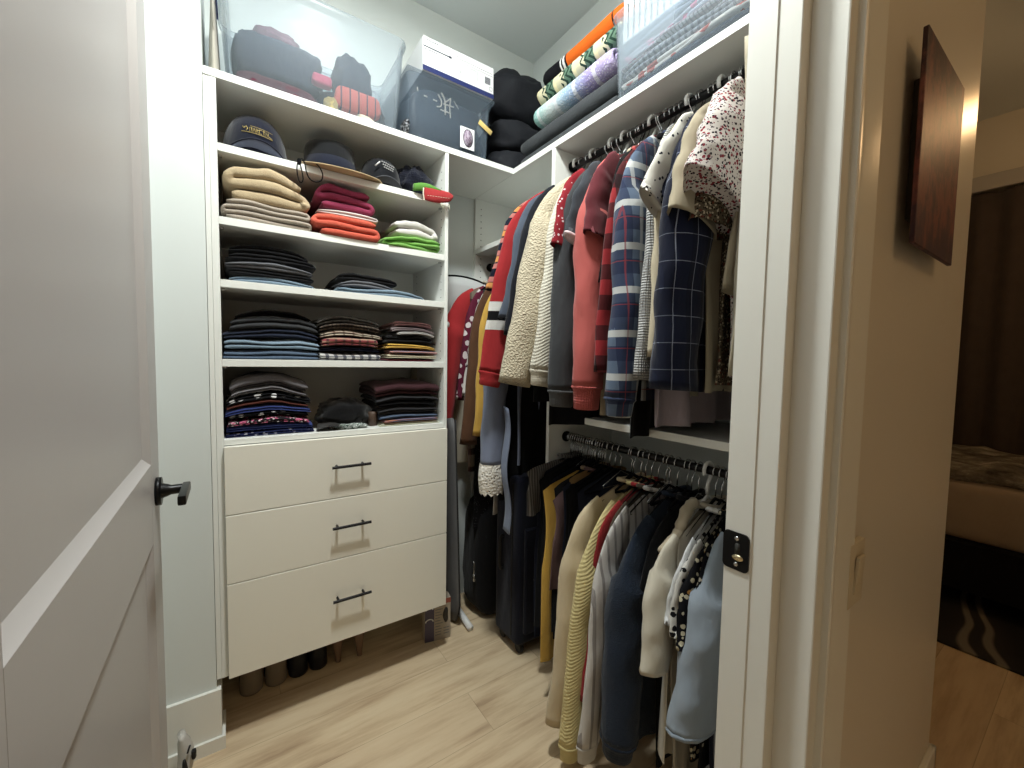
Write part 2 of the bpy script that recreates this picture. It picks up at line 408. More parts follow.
# shelf-pin holes in the right panel
bm = bmesh.new()
for y in (YU + .035, YB - .06):
    for k in range(32):
        z = 1.05 + k * .032
        if min(abs(z - v + T / 2) for v in SH.values()) > .02: merge(bm, prism_x(el(y, z, .0022, .0022, 8), .7348, .7356))
obj('pin_hole', bm, M['hole'], un)['kind'] = 'stuff'
for z0, z1, hz_ in ((.764, .9835, .882), (.5385, .761, .662), (.224, .5355, .393)):
    d = hard(obj('drawer', box(-.0215, .7450, YU - .018, YU - .0005, z0, z1, .0012), M['drawer'], un))
    bx = box(.01, .715, YU, YB - .03, z0 + .03, z1 - .04, .0005); hard(obj('drawer_box', bx, M['melamine'], d))
    b = tube([(.290, YU - .046, hz_), (.424, YU - .046, hz_)], .0052, 12)
    for x in (.309, .399):
        tube([(x, YU - .0175, hz_), (x, YU - .046, hz_)], .0042, 10, bm=b)
    hard(obj('handle', b, M['black'], d))

# continuous top boards: one on the back, one on the right
tb = hard(obj('top_shelf', box(-.0535, XR - .0005, YU - .002, YB - .001, 2.1085, 2.1325, .001), M['melamine']))
tag(tb, 'long white top board over the shelving unit, carrying the clear bins', 'shelf')
tr = hard(obj('top_shelf', box(XR, XW - .001, YI + .03, YB - .001, 2.1085, 2.1325, .001), M['melamine']))
tag(tr, 'long white top board along the right wall, above the hanging clothes', 'shelf')

hu = thing('hanging_unit', 'white wall unit with two rods, one above the other, beside the door', 'closet unit', (1.25, .9, 0))
PY = 1.292
hard(obj('side_panel', box(XR, XW - .002, PY, PY + .019, .0, 2.108, .0008), M['melamine'], hu))
hard(obj('side_panel', box(XR, XW - .002, YI + .035, YI + .054, .0, 2.108, .0008), M['melamine'], hu))
hard(obj('shelf', box(XR, XW - .002, YI + .0545, PY - .0005, 1.042, 1.066, .001), M['melamine'], hu))
RX, ZU, ZL, ZCN = 1.16, 2.055, .958, 1.765
def rod(z, y0, y1, parent, nm='rod'):
    r = hard(obj(nm, tube([(RX, y0, z), (RX, y1, z)], .0125, 16), M['rodmat'], parent))
    b = tube([(RX, y0, z), (RX, y0 + .006, z)], .022, 18); tube([(RX, y1 - .006, z), (RX, y1, z)], .022, 18, bm=b)
    hard(obj('flange', b, M['rodmat'], r)); return r
rod(ZU, YI + .0545, PY - .0005, hu); rod(ZL, YI + .0545, PY - .0005, hu)
cu = thing('corner_unit', 'white corner unit with pin holes, a small high shelf and one rod', 'closet unit', (1.25, 1.6, 0))
hard(obj('side_panel', box(XR - .0, XW - .002, YB - .020, YB - .001, .0, 2.108, .0008), M['melamine'], cu))
hard(obj('shelf', box(XR, XW - .002, PY + .0195, YB - .0205, 1.822, 1.846, .001), M['melamine'], cu))
rod(ZCN, PY + .0195, YB - .0205, cu)
bm = bmesh.new()
for x in (XR + .035, XW - .05):
    for k in range(56):
        merge(bm, prism_y([(x + .0026 * cos(2 * pi * q / 8), .3 + k * .032 + .0026 * sin(2 * pi * q / 8)) for q in range(8)], YB - .0208, YB - .0199))
obj('pin_hole', bm, M['hole'], cu)['kind'] = 'stuff'

# ================================================================== FOLDED THINGS
def folded(name, label, cat, x0, x1, z0, h, y0, y1, n, mat, seed=0, group=None, wav=.004, axis='x', jit=.010, loose=0.0, base=None, slump=0.0):
    """a cloth folded n times: one thick continuous ribbon, its folds seen at the ends (axis x) or at the front (axis y)"""
    rnd = random.Random(seed * 7 + 3)
    ph = h / n; rad = ph / 2
    if axis == 'x': a0, a1, b0, b1 = x0, x1, y0, y1
    else: a0, a1, b0, b1 = y0, y1, x0, x1
    path = []
    ends = [(a0 + rad + rnd.uniform(0, jit), a1 - rad - rnd.uniform(0, jit)) for _ in range(n)]
    for k in range(n):
        zc = z0 + (k + .5) * ph; e0, e1 = ends[k]
        if k > 0:
            pe0, pe1 = ends[k - 1]
        seq = [e0 + (e1 - e0) * t / 12 for t in range(13)]
        if k % 2: seq = seq[::-1]
        for t, s in enumerate(seq): path.append((s, zc))
        if k < n - 1:
            s = path[-1][0]; dr = 1 if k % 2 == 0 else -1
            for q in range(1, 6): a = pi * q / 6; path.append((s + dr * rad * sin(a) * 1.0, zc + ph / 2 - ph / 2 * cos(a)))
            ends[k + 1] = (ends[k + 1][0], s) if dr == 1 else (s, ends[k + 1][1])
    m = len(path); th = ph * .46
    def norm(i):
        a = path[max(0, i - 1)]; c = path[min(m - 1, i + 1)]; d = Vector((c[0] - a[0], c[1] - a[1])); d = d.normalized() if d.length > 1e-9 else Vector((1, 0))
        return (-d.y, d.x)
    ns = 14; fl = b1 - b0; off = [0, .0025, .008, .018]
    S = [b0 + min(o_, fl * .2) for o_ in off] + [b0 + .02 + (fl - .04) * t / (ns - 8) for t in range(1, ns - 8)] + [b1 - o_ for o_ in off[::-1]]
    K = [.30, .72, .93, 1.0] + [1.0] * (len(S) - 8) + [1.0, .93, .72, .30]
    L = 2 * m
    def fn(i, j):
        if i < m: q, sd = i, 1
        else: q, sd = 2 * m - 1 - i, -1
        nx_, nz_ = norm(q)
        e = 1.0
        if q in (0, m - 1): e = .45
        k = K[j] * th * sd * e
        s = path[q][0] + nx_ * k; z = path[q][1] + nz_ * k
        fz = (z - z0) / h
        lay = path[q][1]
        bb = S[j] + jit * .8 * nz(seed + lay * 60, s * 4, 3) * (1 if j < ns / 2 else -1)
        z += wav * (fz + .15) * (nz(s * 9 + seed, bb * 7, lay * 3) * 1.6 + loose * nz(s * 28, bb * 18 + seed, lay * 40))
        z -= wav * 1.6 * fz * (abs((s - (a0 + a1) / 2) / (a1 - a0) * 2) ** 3)
        if base is not None:
            u = ((s if axis == 'x' else bb) - (x0 + x1) / 2) / ((x1 - x0) / 2)
            z = base + (z - base) * (1 - slump * abs(u) ** 2.4 + .06 * nz(u * 1.6 + slump * 40, (bb if axis == 'x' else s) * 5, base * 9))
        z = max(z, z0 + .0004) if base is None else max(z, base + .0004)
        return Vector((s, bb, z)) if axis == 'x' else Vector((bb, s, z))
    bm = grid(fn, L, len(S), True, capv=False)
    # end caps as strips between the two faces of the ribbon
    bm.verts.ensure_lookup_table()
    for base in (0, (len(S) - 1) * L):
        for q in range(m - 1):
            try: bm.faces.new((bm.verts[base + q], bm.verts[base + q + 1], bm.verts[base + 2 * m - 2 - q], bm.verts[base + 2 * m - 1 - q]))
            except ValueError: pass
    o = obj(name, bm, mat)
    return tag(o, label, cat, group)

def mx(x): return -.021 + x * 1.045
GT = 'folded towels on the second shelf'
def C_(*a):
    r, g_, b = lin(*a); l = .3 * r + .6 * g_ + .1 * b
    return tuple(.78 * (k * .84 + l * .16) for k in (r, g_, b))
towel = lambda nm, c: cloth(nm, c, 'towel', strength=.7, var=.1)
YF = YU + .006
m_tan = towel('tan_towel', C_(200, 176, 136)); m_taupe = towel('taupe_cloth', C_(186, 172, 156)); m_mag = towel('magenta_towel', C_(158, 46, 86))
m_wf = printed('white_floral_towel', C_(224, 216, 212), ((26, .16, C_(196, 120, 128), 1),)); m_cor = towel('coral_towel', C_(226, 88, 58)); m_org = towel('orange_edge', C_(245, 140, 30))
m_wht = printed('white_towel', C_(222, 218, 212), ((14, .12, C_(150, 130, 118), 5),)); m_grn = towel('green_towel', C_(124, 190, 74))
z2 = SH[2]
folded('towel', 'thin taupe cloth folded at the bottom left of the towel shelf', 'towel', mx(.004), mx(.250), z2, .062, YF - .004, 1.86, 4, m_taupe, 1, GT, .006, jit=.012)
folded('towel', 'thick tan towel folded on top of the taupe cloth', 'towel', mx(.006), mx(.248), z2 + .064, .104, YF, 1.86, 3, m_tan, 2, GT, .012, jit=.02, loose=.4)
folded('towel', 'coral orange towel folded at the front middle of the towel shelf', 'towel', mx(.252), mx(.478), z2, .076, YF - .014, 1.84, 3, m_cor, 3, GT, .010, jit=.02, loose=.3)
folded('towel', 'white floral towel squeezed between the coral and the magenta towels', 'towel', mx(.262), mx(.468), z2 + .078, .020, YF + .012, 1.85, 2, m_wf, 4, GT, .006)
folded('towel', 'magenta towel folded on top of the middle stack of towels', 'towel', mx(.262), mx(.456), z2 + .099, .076, YF + .012, 1.86, 3, m_mag, 5, GT, .012, jit=.015, loose=.5)
folded('towel', 'lime green towel folded at the right end of the shelf', 'towel', mx(.487), mx(.714), z2, .050, YF + .002, 1.82, 3, m_grn, 6, GT, .010, jit=.03, loose=.6)
folded('towel', 'white towel with grey print folded on top of the lime green towel', 'towel', mx(.505), mx(.694), z2 + .053, .058, YF + .015, 1.84, 2, m_wht, 7, GT, .014, jit=.02, loose=.7)

den = lambda nm, c, **k: cloth(nm, c, 'weave', strength=.4, var=.2, **k)
D = {'black': den('black_denim', C_(22, 22, 26)), 'grey': den('grey_twill', C_(112, 114, 122)), 'light': den('light_blue_denim', C_(134, 160, 182)), 'mid': den('blue_denim', C_(96, 118, 146)),
     'dark': den('dark_blue_denim', C_(38, 46, 66)), 'charc': den('charcoal_cotton', C_(62, 64, 68)), 'navy': den('navy_cotton', C_(28, 34, 60))}
z3 = SH[3]
G3 = 'jeans stacked on the third shelf'
def mx(x): return -.021 + x * 1.045
def stack(rows, z, x0, x1, y1, group, cat='trousers', name='folded_jeans', axis='x', seed=10, jit=.012, n=2, loose=.4):
    zb = z; x0, x1 = mx(x0), mx(x1); sl_ = (.10, .16, .13)[seed // 10 % 3]
    for i, r in enumerate(rows):
        lab, mt, h = r[0], r[1], r[2]
        dx0, dx1, dy = (r[3] if len(r) > 3 else (0, 0, 0))
        nn = r[4] if len(r) > 4 else n
        folded(r[5] if len(r) > 5 else name, lab, r[6] if len(r) > 6 else cat, x0 + dx0, x1 + dx1, z, h, YF + .010 + dy, y1, nn, mt, seed + i, group, min(.007, h * .26), axis, jit, loose, zb, sl_)
        z += h + .0012
stack([('light blue jeans under the dark ones, bottom left of the third shelf', D['light'], .022, (.01, .0, 0)),
       ('black trousers lying on light blue jeans, left stack of the third shelf', D['black'], .024, (0, .0, 0)),
       ('grey trousers folded in the middle of the black stack', D['grey'], .026, (-.002, -.012, 0), 2),
       ('black trousers lying on the grey pair', D['black'], .028, (-.002, 0, .006)),
       ('black folded trousers, topmost of the left stack of the third shelf', D['black'], .026, (0, -.02, .02))], z3, .006, .262, 1.88, G3, seed=20)
stack([('washed blue jeans spread under the right stack of the third shelf', D['light'], .024, (0, .085, -.002)),
       ('grey trousers folded on washed blue jeans, right stack', D['grey'], .022, (.006, -.03, .01)),
       ('black trousers on top of the right stack of the third shelf', D['black'], .026, (0, -.01, .018))], z3, .322, .560, 1.87, G3, seed=30)
z4 = SH[4]
G4 = 'folded clothes stacked on the fourth shelf'
stack([('faded blue jeans at the bottom of the left stack of the fourth shelf', D['mid'], .036, (-.002, .002, 0)),
       ('pale blue jeans, second from the bottom of the left stack', D['light'], .036, (.0, .006, -.003)),
       ('dark blue jeans folded under the charcoal trousers', D['dark'], .032, (.0, 0, .002)),
       ('charcoal grey trousers on top of the blue jeans', D['charc'], .046, (.02, -.002, .008), 2),
       ('black folded trousers behind the charcoal ones, topmost of their stack', D['black'], .022, (.03, -.01, .06))], z4, .004, .268, 1.88, G4, seed=40, axis='y', jit=.014)
def plaidm(nm, base, bands, kind='weave', **k): return cloth(nm, base, kind, stripes=bands, **k)
PL = {
 'bw': plaidm('white_navy_plaid', C_(206, 204, 200), (('x', .03, .4, 0, C_(30, 34, 60), .8), ('z', .012, .4, 0, C_(30, 34, 60), .7))),
 'red': plaidm('red_tan_plaid', C_(148, 62, 66), (('x', .028, .3, 0, C_(46, 40, 44), .8), ('z', .014, .35, 0, C_(190, 160, 130), .7))),
 'tan': plaidm('tan_plaid', C_(196, 182, 160), (('x', .034, .2, 0, C_(90, 60, 50), .7), ('z', .02, .2, 0, C_(120, 70, 60), .6))),
 'brn': plaidm('brown_check', C_(104, 88, 74), (('x', .014, .4, 0, C_(40, 36, 34), .8), ('z', .010, .4, 0, C_(50, 40, 36), .8))),
 'gry': plaidm('grey_flannel', C_(92, 90, 86), (('x', .03, .2, 0, C_(60, 60, 62), .5),)),
}
stack([('navy and white plaid shirt at the bottom of the flannel stack', PL['bw'], .036, (0, 0, 0), 3, 'folded_shirt', 'shirt'),
       ('dark navy shirt folded low in the flannel stack', D['navy'], .018, (.004, -.004, .004), 2, 'folded_shirt', 'shirt'),
       ('red and tan plaid flannel shirt in the middle of the stack', PL['red'], .034, (.006, -.01, .0), 3, 'folded_shirt', 'shirt'),
       ('cream and brown plaid flannel shirt on the red one', PL['tan'], .024, (0, .012, .002), 2, 'folded_shirt', 'shirt'),
       ('brown small-check flannel shirt under the grey one', PL['brn'], .022, (-.002, .006, .006), 2, 'folded_shirt', 'shirt'),
       ('grey flannel shirt on top of the flannel stack', PL['gry'], .034, (-.002, -.002, .014), 2, 'folded_shirt', 'shirt')], z4, .276, .478, 1.86, G4, seed=50, axis='y')
cot = lambda nm, c, **k: cloth(nm, c, 'weave', .8, **k)
TS = {'wine': cot('wine_cotton', C_(112, 32, 52)), 'cream': cot('cream_cotton', C_(230, 218, 186)), 'multi': plaidm('blue_orange_stripe', C_(120, 120, 150), (('z', .006, .5, 0, C_(216, 130, 90), .9),)),
      'yellow': cot('yellow_cotton', C_(232, 182, 40)), 'blk': cot('black_cotton', C_(20, 19, 22)), 'white': cot('white_cotton', C_(226, 224, 222)), 'mauve': cot('mauve_grey_cotton', C_(150, 134, 136)), 'pink': cot('dusty_pink_cotton', C_(196, 142, 146)),
      'maroon': cot('dark_maroon_cotton', C_(72, 40, 46)), 'dgrey': cot('dark_grey_cotton', C_(52, 52, 56)), 'steel': cot('steel_blue_cotton', C_(86, 104, 132)), 'rust': cot('rust_cotton', C_(150, 84, 74)), 'royal': cot('royal_blue_cotton', C_(52, 68, 134)),
      'grey': cot('heather_grey_cotton', C_(104, 100, 104)), 'mgrey': cot('mid_grey_cotton', C_(128, 126, 132)),
      'pprint': printed('pink_black_print', C_(40, 34, 40), ((70, .30, C_(216, 96, 140), 2), (90, .2, C_(226, 214, 214), 7))),
      'bprint': printed('black_white_print', C_(24, 24, 28), ((34, .22, C_(230, 230, 232), 3),)), 'nprint': printed('navy_print', C_(34, 42, 84), ((60, .22, C_(190, 190, 205), 9),)), 'sage': cot('sage_cotton', C_(206, 208, 180))}
stack([('wine red top at the bottom of the right stack, fourth shelf', TS['wine'], .012, (0, 0, .004), 1),
       ('thick cream knit top low in the right stack', TS['cream'], .018, (.004, .004, -.002)),
       ('orange and blue striped top above the cream one', TS['multi'], .018, (.02, 0, .002), 3),
       ('bright yellow top folded in the right stack', TS['yellow'], .022, (.006, -.004, 0)),
       ('black jumper folded above the yellow top', TS['blk'], .034, (.008, -.004, .006)),
       ('white top folded under the mauve grey one', TS['white'], .014, (.05, -.006, .008)),
       ('mauve grey top folded under the pink one', TS['mauve'], .020, (.03, -.006, .008)),
       ('dusty pink top, topmost of the right stack of the fourth shelf', TS['pink'], .024, (.04, -.004, .018))], z4, .500, .700, 1.86, G4, 'top', 'folded_blouse', 'y', 60)
z5 = SH[5]
G5 = 'folded t-shirts on the fifth shelf'
stack([('navy printed t-shirt at the very bottom of the left t-shirt stack', TS['nprint'], .018, (0, .01, -.004)),
       ('royal blue t-shirt, second from the bottom of the left stack', TS['royal'], .022, (.0, .008, .0)),
       ('black t-shirt with pink and white print in the left stack', TS['pprint'], .024, (0, 0, -.003), 3),
       ('white and black patterned t-shirt in the left stack', TS['bprint'], .014, (.004, -.002, .003)),
       ('bright royal blue t-shirt above the patterned ones', TS['royal'], .024, (.002, -.004, .0)),
       ('rust red t-shirt folded thin in the left stack', TS['rust'], .011, (.004, -.008, .003)),
       ('black t-shirt with bold white lettering edge near the top', TS['bprint'], .026, (.004, 0, .002)),
       ('mid grey t-shirt under the charcoal heap', TS['mgrey'], .018, (.010, -.006, .004)),
       ('charcoal grey t-shirt, topmost of the left t-shirt stack', TS['grey'], .046, (.016, -.012, .012), 3)], z5, .006, .242, 1.86, G5, 't-shirt', 'folded_t_shirt', 'y', 70)
stack([('sage cream top at the bottom of the right t-shirt stack', TS['sage'], .014, (0, 0, 0)),
       ('rust striped top, second from the bottom of the right stack', TS['multi'], .012, (.01, -.002, .002)),
       ('steel blue top in the right t-shirt stack', TS['steel'], .018, (0, -.004, .002)),
       ('dark grey top folded above the steel blue one', TS['dgrey'], .026, (-.006, -.004, .004)),
       ('black top folded under another black top', TS['blk'], .026, (-.010, 0, .003)),
       ('black top lying directly under the maroon jumper', TS['dgrey'], .020, (-.014, 0, .0)),
       ('dark maroon jumper crowning the right t-shirt stack', TS['maroon'], .058, (-.02, .002, .006), 3)], z5, .482, .712, 1.87, G5, 'top', 'folded_blouse', 'y', 90)
# black cap and little things between the stacks
hat_b = cloth('black_felt', C_(14, 14, 17), 'weave', sheen=.3)
c0 = thing('baseball_cap', 'black cap lying crumpled between the two t-shirt stacks', 'cap', (.36, 1.70, z5))
obj('crown', blob((.365, 1.705, z5 + .046), (.098, .085, .062), 3, .22, 2.2, .9), hat_b, c0)
obj('brim', grid(lambda i, j: Vector((.27 + .10 * i / 11 - .02 * (j / 5), 1.69 - .10 * (j / 5) + .05 * (i / 11 - .5) ** 2, z5 + .020 + .012 * sin(pi * i / 11) - .014 * j / 5)), 12, 6), hat_b, c0)
o = obj('wooden_jar', lathe([(.0, z5), (.017, z5), (.018, z5 + .05), (.014, z5 + .056), (0, z5 + .056)], (.462, 1.655, 0)), plain('brown_lid', C_(96, 74, 60), .5)); tag(o, 'small brown jar beside the black cap', 'jar')
o = obj('trinket_bag', blob((.375, 1.625, z5 + .009), (.055, .022, .010), 5, .3, 3), printed('glass_beads', C_(170, 180, 176), ((90, .3, C_(90, 110, 100), 1), (120, .2, C_(230, 235, 235), 3)))); tag(o, 'clear bag of small green and white trinkets at the shelf edge', 'bag')
o = obj('bracelet', tube([(.318 + .022 * cos(a / 14 * 2 * pi), 1.635 + .014 * sin(a / 14 * 2 * pi), z5 + .006 + .002 * sin(a)) for a in range(14)], .0045, 8, closed=True), printed('beads', C_(40, 36, 40), ((160, .3, C_(200, 196, 196), 1),))); tag(o, 'dark beaded bracelet lying in front of the black cap', 'bracelet')

# ------------------------------------------------------------------ hats on the first shelf
z1 = SH[1]
navy_h = cloth('navy_cap_cotton', C_(24, 28, 46), 'weave', sheen=.2); grey_in = cloth('blue_grey_lining', C_(112, 120, 146), 'weave')
def cap(c, rx, ry, h, mat, parent, seed=0):
    def fn(i, j):
        a = 2 * pi * i / 36; t = j / 13
        r = cos(t * pi / 2) ** .62; k = 1 + .04 * nz(cos(a) * 2 + seed, sin(a) * 2, t * 2)
        return Vector((c[0] + rx * r * cos(a) * k, c[1] + ry * r * sin(a) * k, c[2] + h * sin(t * pi / 2) ** .9))
    b = grid(fn, 36, 14, True, capv=True)
    return obj('crown', b, mat, parent)
def brim(c, rx, ry, length, drop, arch, mat, parent, name='brim', th=.003, span=150, ang0=-90, z=0):
    # curved peak sticking out towards the room
    def pt(i, j, dz):
        a = radians(ang0 + span * (i / 19 - .5)); t = j / 6
        r = 1 + t * length * (cos(radians(span * (i / 19 - .5)) * .95) ** .6 if abs(i / 19 - .5) < .499 else 0)
        x = c[0] + rx * r * cos(a); y = c[1] + ry * r * sin(a)
        return Vector((x, y, c[2] + z + dz - drop * t + arch * (1 - ((x - c[0]) / rx) ** 2) * (.4 + .6 * t)))
    b = bmesh.new()
    def fn(i, j):
        if j < 7: return pt(i, j, th)
        return pt(i, 13 - j, 0)
    grid(fn, 20, 14, False, b)
    return obj(name, b, mat, parent)
c1 = thing('baseball_cap', 'navy cap with gold lettering on the front, at the left end of the hat shelf', 'cap', (.08, 1.70, z1), 'hats on the top open shelf')
cap((.085, 1.705, z1 + .012), .094, .100, .138, navy_h, c1)
brim((.085, 1.705, z1 + .004), .092, .098, .36, .010, .040, navy_h, c1)
brim((.085, 1.703, z1 + .0015), .088, .094, .37, .010, .040, grey_in, c1, 'brim_underside', th=.0022)
gold = plain('gold_thread', C_(196, 170, 84), .5, .4, .3)
def onCap(x, z):   # a point on the front of the crown
    t = math.asin(min(1, max(0, ((z - z1 - .012) / .138)) ** (1 / .9))); r = cos(t) ** .62
    cx = max(-1, min(1, (x - .085) / (.094 * max(r, .05))))
    return Vector((x, 1.705 - .100 * r * math.sqrt(max(0, 1 - cx * cx)) * 1.03 - .0015, z))
b = bmesh.new()
xs = .046
letters = [[(0, 1), (.5, .5), (1, 1)], [(0, 0), (.6, .55), (0, 1.2)], [(.1, 0), (.1, 1), (.9, 1), (.9, 0)], [(0, 0), (.5, 1), (1, 0)], [(0, 0), (0, 1), (1, .8), (.1, .5), (1, 0)], [(1, 0), (0, 0), (0, 1), (1, 1)], [(0, 1), (1, 1), (.5, 1), (.5, 0)], [(0, 0), (0, 1), (1, 0), (1, 1)], [(0, .2), (1, 0), (1.5, -.3)]]
for k, Lr in enumerate(letters):
    P = [onCap(xs + .009 * (k + p[0] * .75), z1 + .072 - .0007 * k + .013 * p[1]) for p in Lr]
    tube(P, .0012, 5, bm=b)
tube([onCap(xs - .004 + .086 * k / 10, z1 + .068 - .006 * k / 10) for k in range(11)], .0011, 5, bm=b)
tube([onCap(xs + .02 + .062 * k / 8, z1 + .089 - .005 * k / 8) for k in range(9)], .0008, 5, bm=b)
o = obj('gold_lettering', b, gold, c1); o['label'] = 'gold embroidered lettering'
# straw hat lying flat with a black cord, flat black hat on it
straw = cloth('natural_straw', C_(206, 176, 128), 'cable', 5, strength=.6, var=.2)
c2 = thing('straw_hat', 'flat natural straw hat whose brim sticks out over the shelf edge', 'hat', (.35, 1.68, z1), 'hats on the top open shelf')
def strawf(i, j):
    a = 2 * pi * i / 47; r = [.05, .5, .8, .95, 1.0, 1.0, .95, .8, .5, .05][j]; top = j < 5
    x = .345 + .160 * r * cos(a); y = 1.672 + .150 * r * sin(a) - .010 * r * max(0, -sin(a)) * cos(a * 2)
    dr = max(0, YU + .004 - y)
    return Vector((x, y, z1 + (.0045 if top else .001) - 0.16 * max(0, dr) + .006 * max(0, r - .7) + (.003 if dr > 0 else 0)))
obj('brim', grid(strawf, 48, 10, True), straw, c2)
P = [(.262, 1.572, z1 + .006), (.268, 1.562, z1 - .004), (.272, 1.560, z1 - .030), (.282, 1.560, z1 - .052), (.300, 1.558, z1 - .060), (.318, 1.558, z1 - .050), (.322, 1.558, z1 - .028), (.312, 1.560, z1 - .006), (.296, 1.566, z1 + .008)]
def smoothpts(P, n=5, closed=False):
    P = [Vector(p) for p in P]; out = []; m = len(P)
    for i in range(m - (0 if closed else 1)):
        p0 = P[(i - 1) % m] if closed or i else P[0]; p1 = P[i]; p2 = P[(i + 1) % m]; p3 = P[(i + 2) % m] if closed or i + 2 < m else P[-1]
        for k in range(n):
            t = k / n; out.append(.5 * ((2 * p1) + (-p0 + p2) * t + (2 * p0 - 5 * p1 + 4 * p2 - p3) * t * t + (-p0 + 3 * p1 - 3 * p2 + p3) * t ** 3))
    if not closed: out.append(P[-1])
    return out
CX = -.052
b = tube(smoothpts([(x + CX, y, z) for x, y, z in P]), .0022, 6)
tube(smoothpts([(x + CX, y, z) for x, y, z in [(.262, 1.566, z1 + .008), (.250, 1.558, z1 - .002), (.244, 1.556, z1 - .030), (.248, 1.556, z1 - .062), (.256, 1.556, z1 - .074), (.262, 1.556, z1 - .060), (.258, 1.558, z1 - .030), (.252, 1.560, z1 - .006)]]), .0020, 6, bm=b)
blob((.251 + CX, 1.5555, z1 - .008), (.007, .006, .011), 1, .05, 2, .9, 12, 8, bm=b)
o = obj('chin_cord', b, M['velvet'], c2); o['label'] = 'black cord with a toggle hanging down'
c3 = thing('brimmed_hat', 'black hat with a navy band standing on the straw brim', 'hat', (.35, 1.73, z1 + .006), 'hats on the top open shelf')
blk_h = cloth('black_wool', C_(26, 28, 32), 'weave', sheen=.2)
b = lathe([(.0, z1 + .008), (.096, z1 + .008), (.094, z1 + .040), (.092, z1 + .080), (.092, z1 + .115), (.086, z1 + .134), (.062, z1 + .146), (0, z1 + .150)], (.328, 1.735, 0), 40, sx=.98, sy=1.05)
obj('crown', b, blk_h, c3)
obj('band', lathe([(.0965, z1 + .034), (.0970, z1 + .036), (.0945, z1 + .080), (.0920, z1 + .080), (.0920, z1 + .036)], (.328, 1.735, 0), 40, sx=.98, sy=1.05), cloth('navy_band', C_(26, 31, 48), 'weave'), c3)
brim((.328, 1.735, z1 + .008), .096, .100, .42, .002, .004, blk_h, c3, th=.0035, span=150, ang0=-75)
c4 = thing('baseball_cap', 'black cap with small white lettering, right of the straw hat', 'cap', (.50, 1.68, z1), 'hats on the top open shelf')
cap((.505, 1.70, z1 + .010), .080, .087, .122, cloth('black_cotton_cap', C_(26, 28, 34), 'weave'), c4, 3)
brim((.505, 1.70, z1 + .004), .078, .086, .30, .006, .036, cloth('dark_grey_brim', C_(66, 68, 74), 'weave'), c4, th=.004)
b = bmesh.new()
for k in range(3):
    x0 = .486 + .004 * k; zz = z1 + .096 - .011 * k
    for q in range(7 - k):
        x = x0 + q * .0075
        tube([(x, 1.613 - .003 * k + .9 * (x - .505) ** 2 / .08 * .25, zz - q * .0016), (x + .005, 1.613 - .003 * k + .9 * (x - .5) ** 2 / .08 * .25, zz - .0006 - q * .0016)], .0017, 5, bm=b)
tube([(.464, 1.618, z1 + .074), (.480, 1.613, z1 + .092)], .003, 5, bm=b)
o = obj('white_lettering', b, plain('white_thread', C_(214, 214, 214), .6), c4); o['label'] = 'white embroidered lettering'
o = obj('beanie', blob((.640, 1.71, z1 + .068), (.072, .085, .072), 9, .30, 2.4, .9), cloth('navy_knit_cap', C_(22, 26, 42), 'knit', strength=.5)); tag(o, 'soft navy knitted hat crumpled at the right end of the hat shelf', 'hat', 'hats on the top open shelf')
# small stocking hanging over the shelf edge
st = thing('christmas_stocking', 'small red felt stocking with a green cuff, poking over the shelf edge', 'stocking', (.66, 1.57, z1))
redf = cloth('red_felt', C_(184, 36, 40), 'weave', sheen=.2); grnf = cloth('green_felt', C_(88, 150, 44), 'weave')
def sock(pts, wid, th, n=14):
    P = smoothpts(pts, 4); m = len(P)
    W_ = lambda j: wid[min(len(wid) - 1, int(j / 4))] + (wid[min(len(wid) - 1, int(j / 4) + 1)] - wid[min(len(wid) - 1, int(j / 4))]) * (j % 4) / 4
    return grid(lambda i, j: P[j] + Vector((0, th * sin(2 * pi * i / n), W_(j) * cos(2 * pi * i / n))) , n, m, True, capv=True)
obj('foot', sock([(.635, 1.562, z1 + .004), (.665, 1.556, z1 - .002), (.700, 1.552, z1 - .004), (.735, 1.550, z1 + .000), (.752, 1.550, z1 + .004)], [.032, .031, .026, .020, .006], .008), redf, st)
obj('cuff', sock([(.600, 1.580, z1 + .016), (.625, 1.568, z1 + .020), (.655, 1.560, z1 + .022), (.700, 1.556, z1 + .018)], [.014, .016, .013, .004], .010), grnf, st)
b = tube(smoothpts([(.628, 1.548, z1 + .010), (.626, 1.546, z1 - .012), (.630, 1.545, z1 - .040)]), .0025, 6)
for k in range(6): tube([(.700 + .007 * k, 1.545, z1 - .030), (.702 + .007 * k, 1.544, z1 - .050 - .006 * (k % 2))], .0011, 5, bm=b)
for k in range(9): tube([(.640 + .011 * k, 1.5395 + .0003 * k, z1 - .018 + .0012 * k), (.646 + .011 * k, 1.5395 + .0003 * k, z1 - .017 + .0012 * k)], .0010, 5, bm=b)
obj('tassel', b, cloth('cream_yarn', C_(222, 214, 190), 'weave'), st)['label'] = 'cream yarn stitching and tassels'

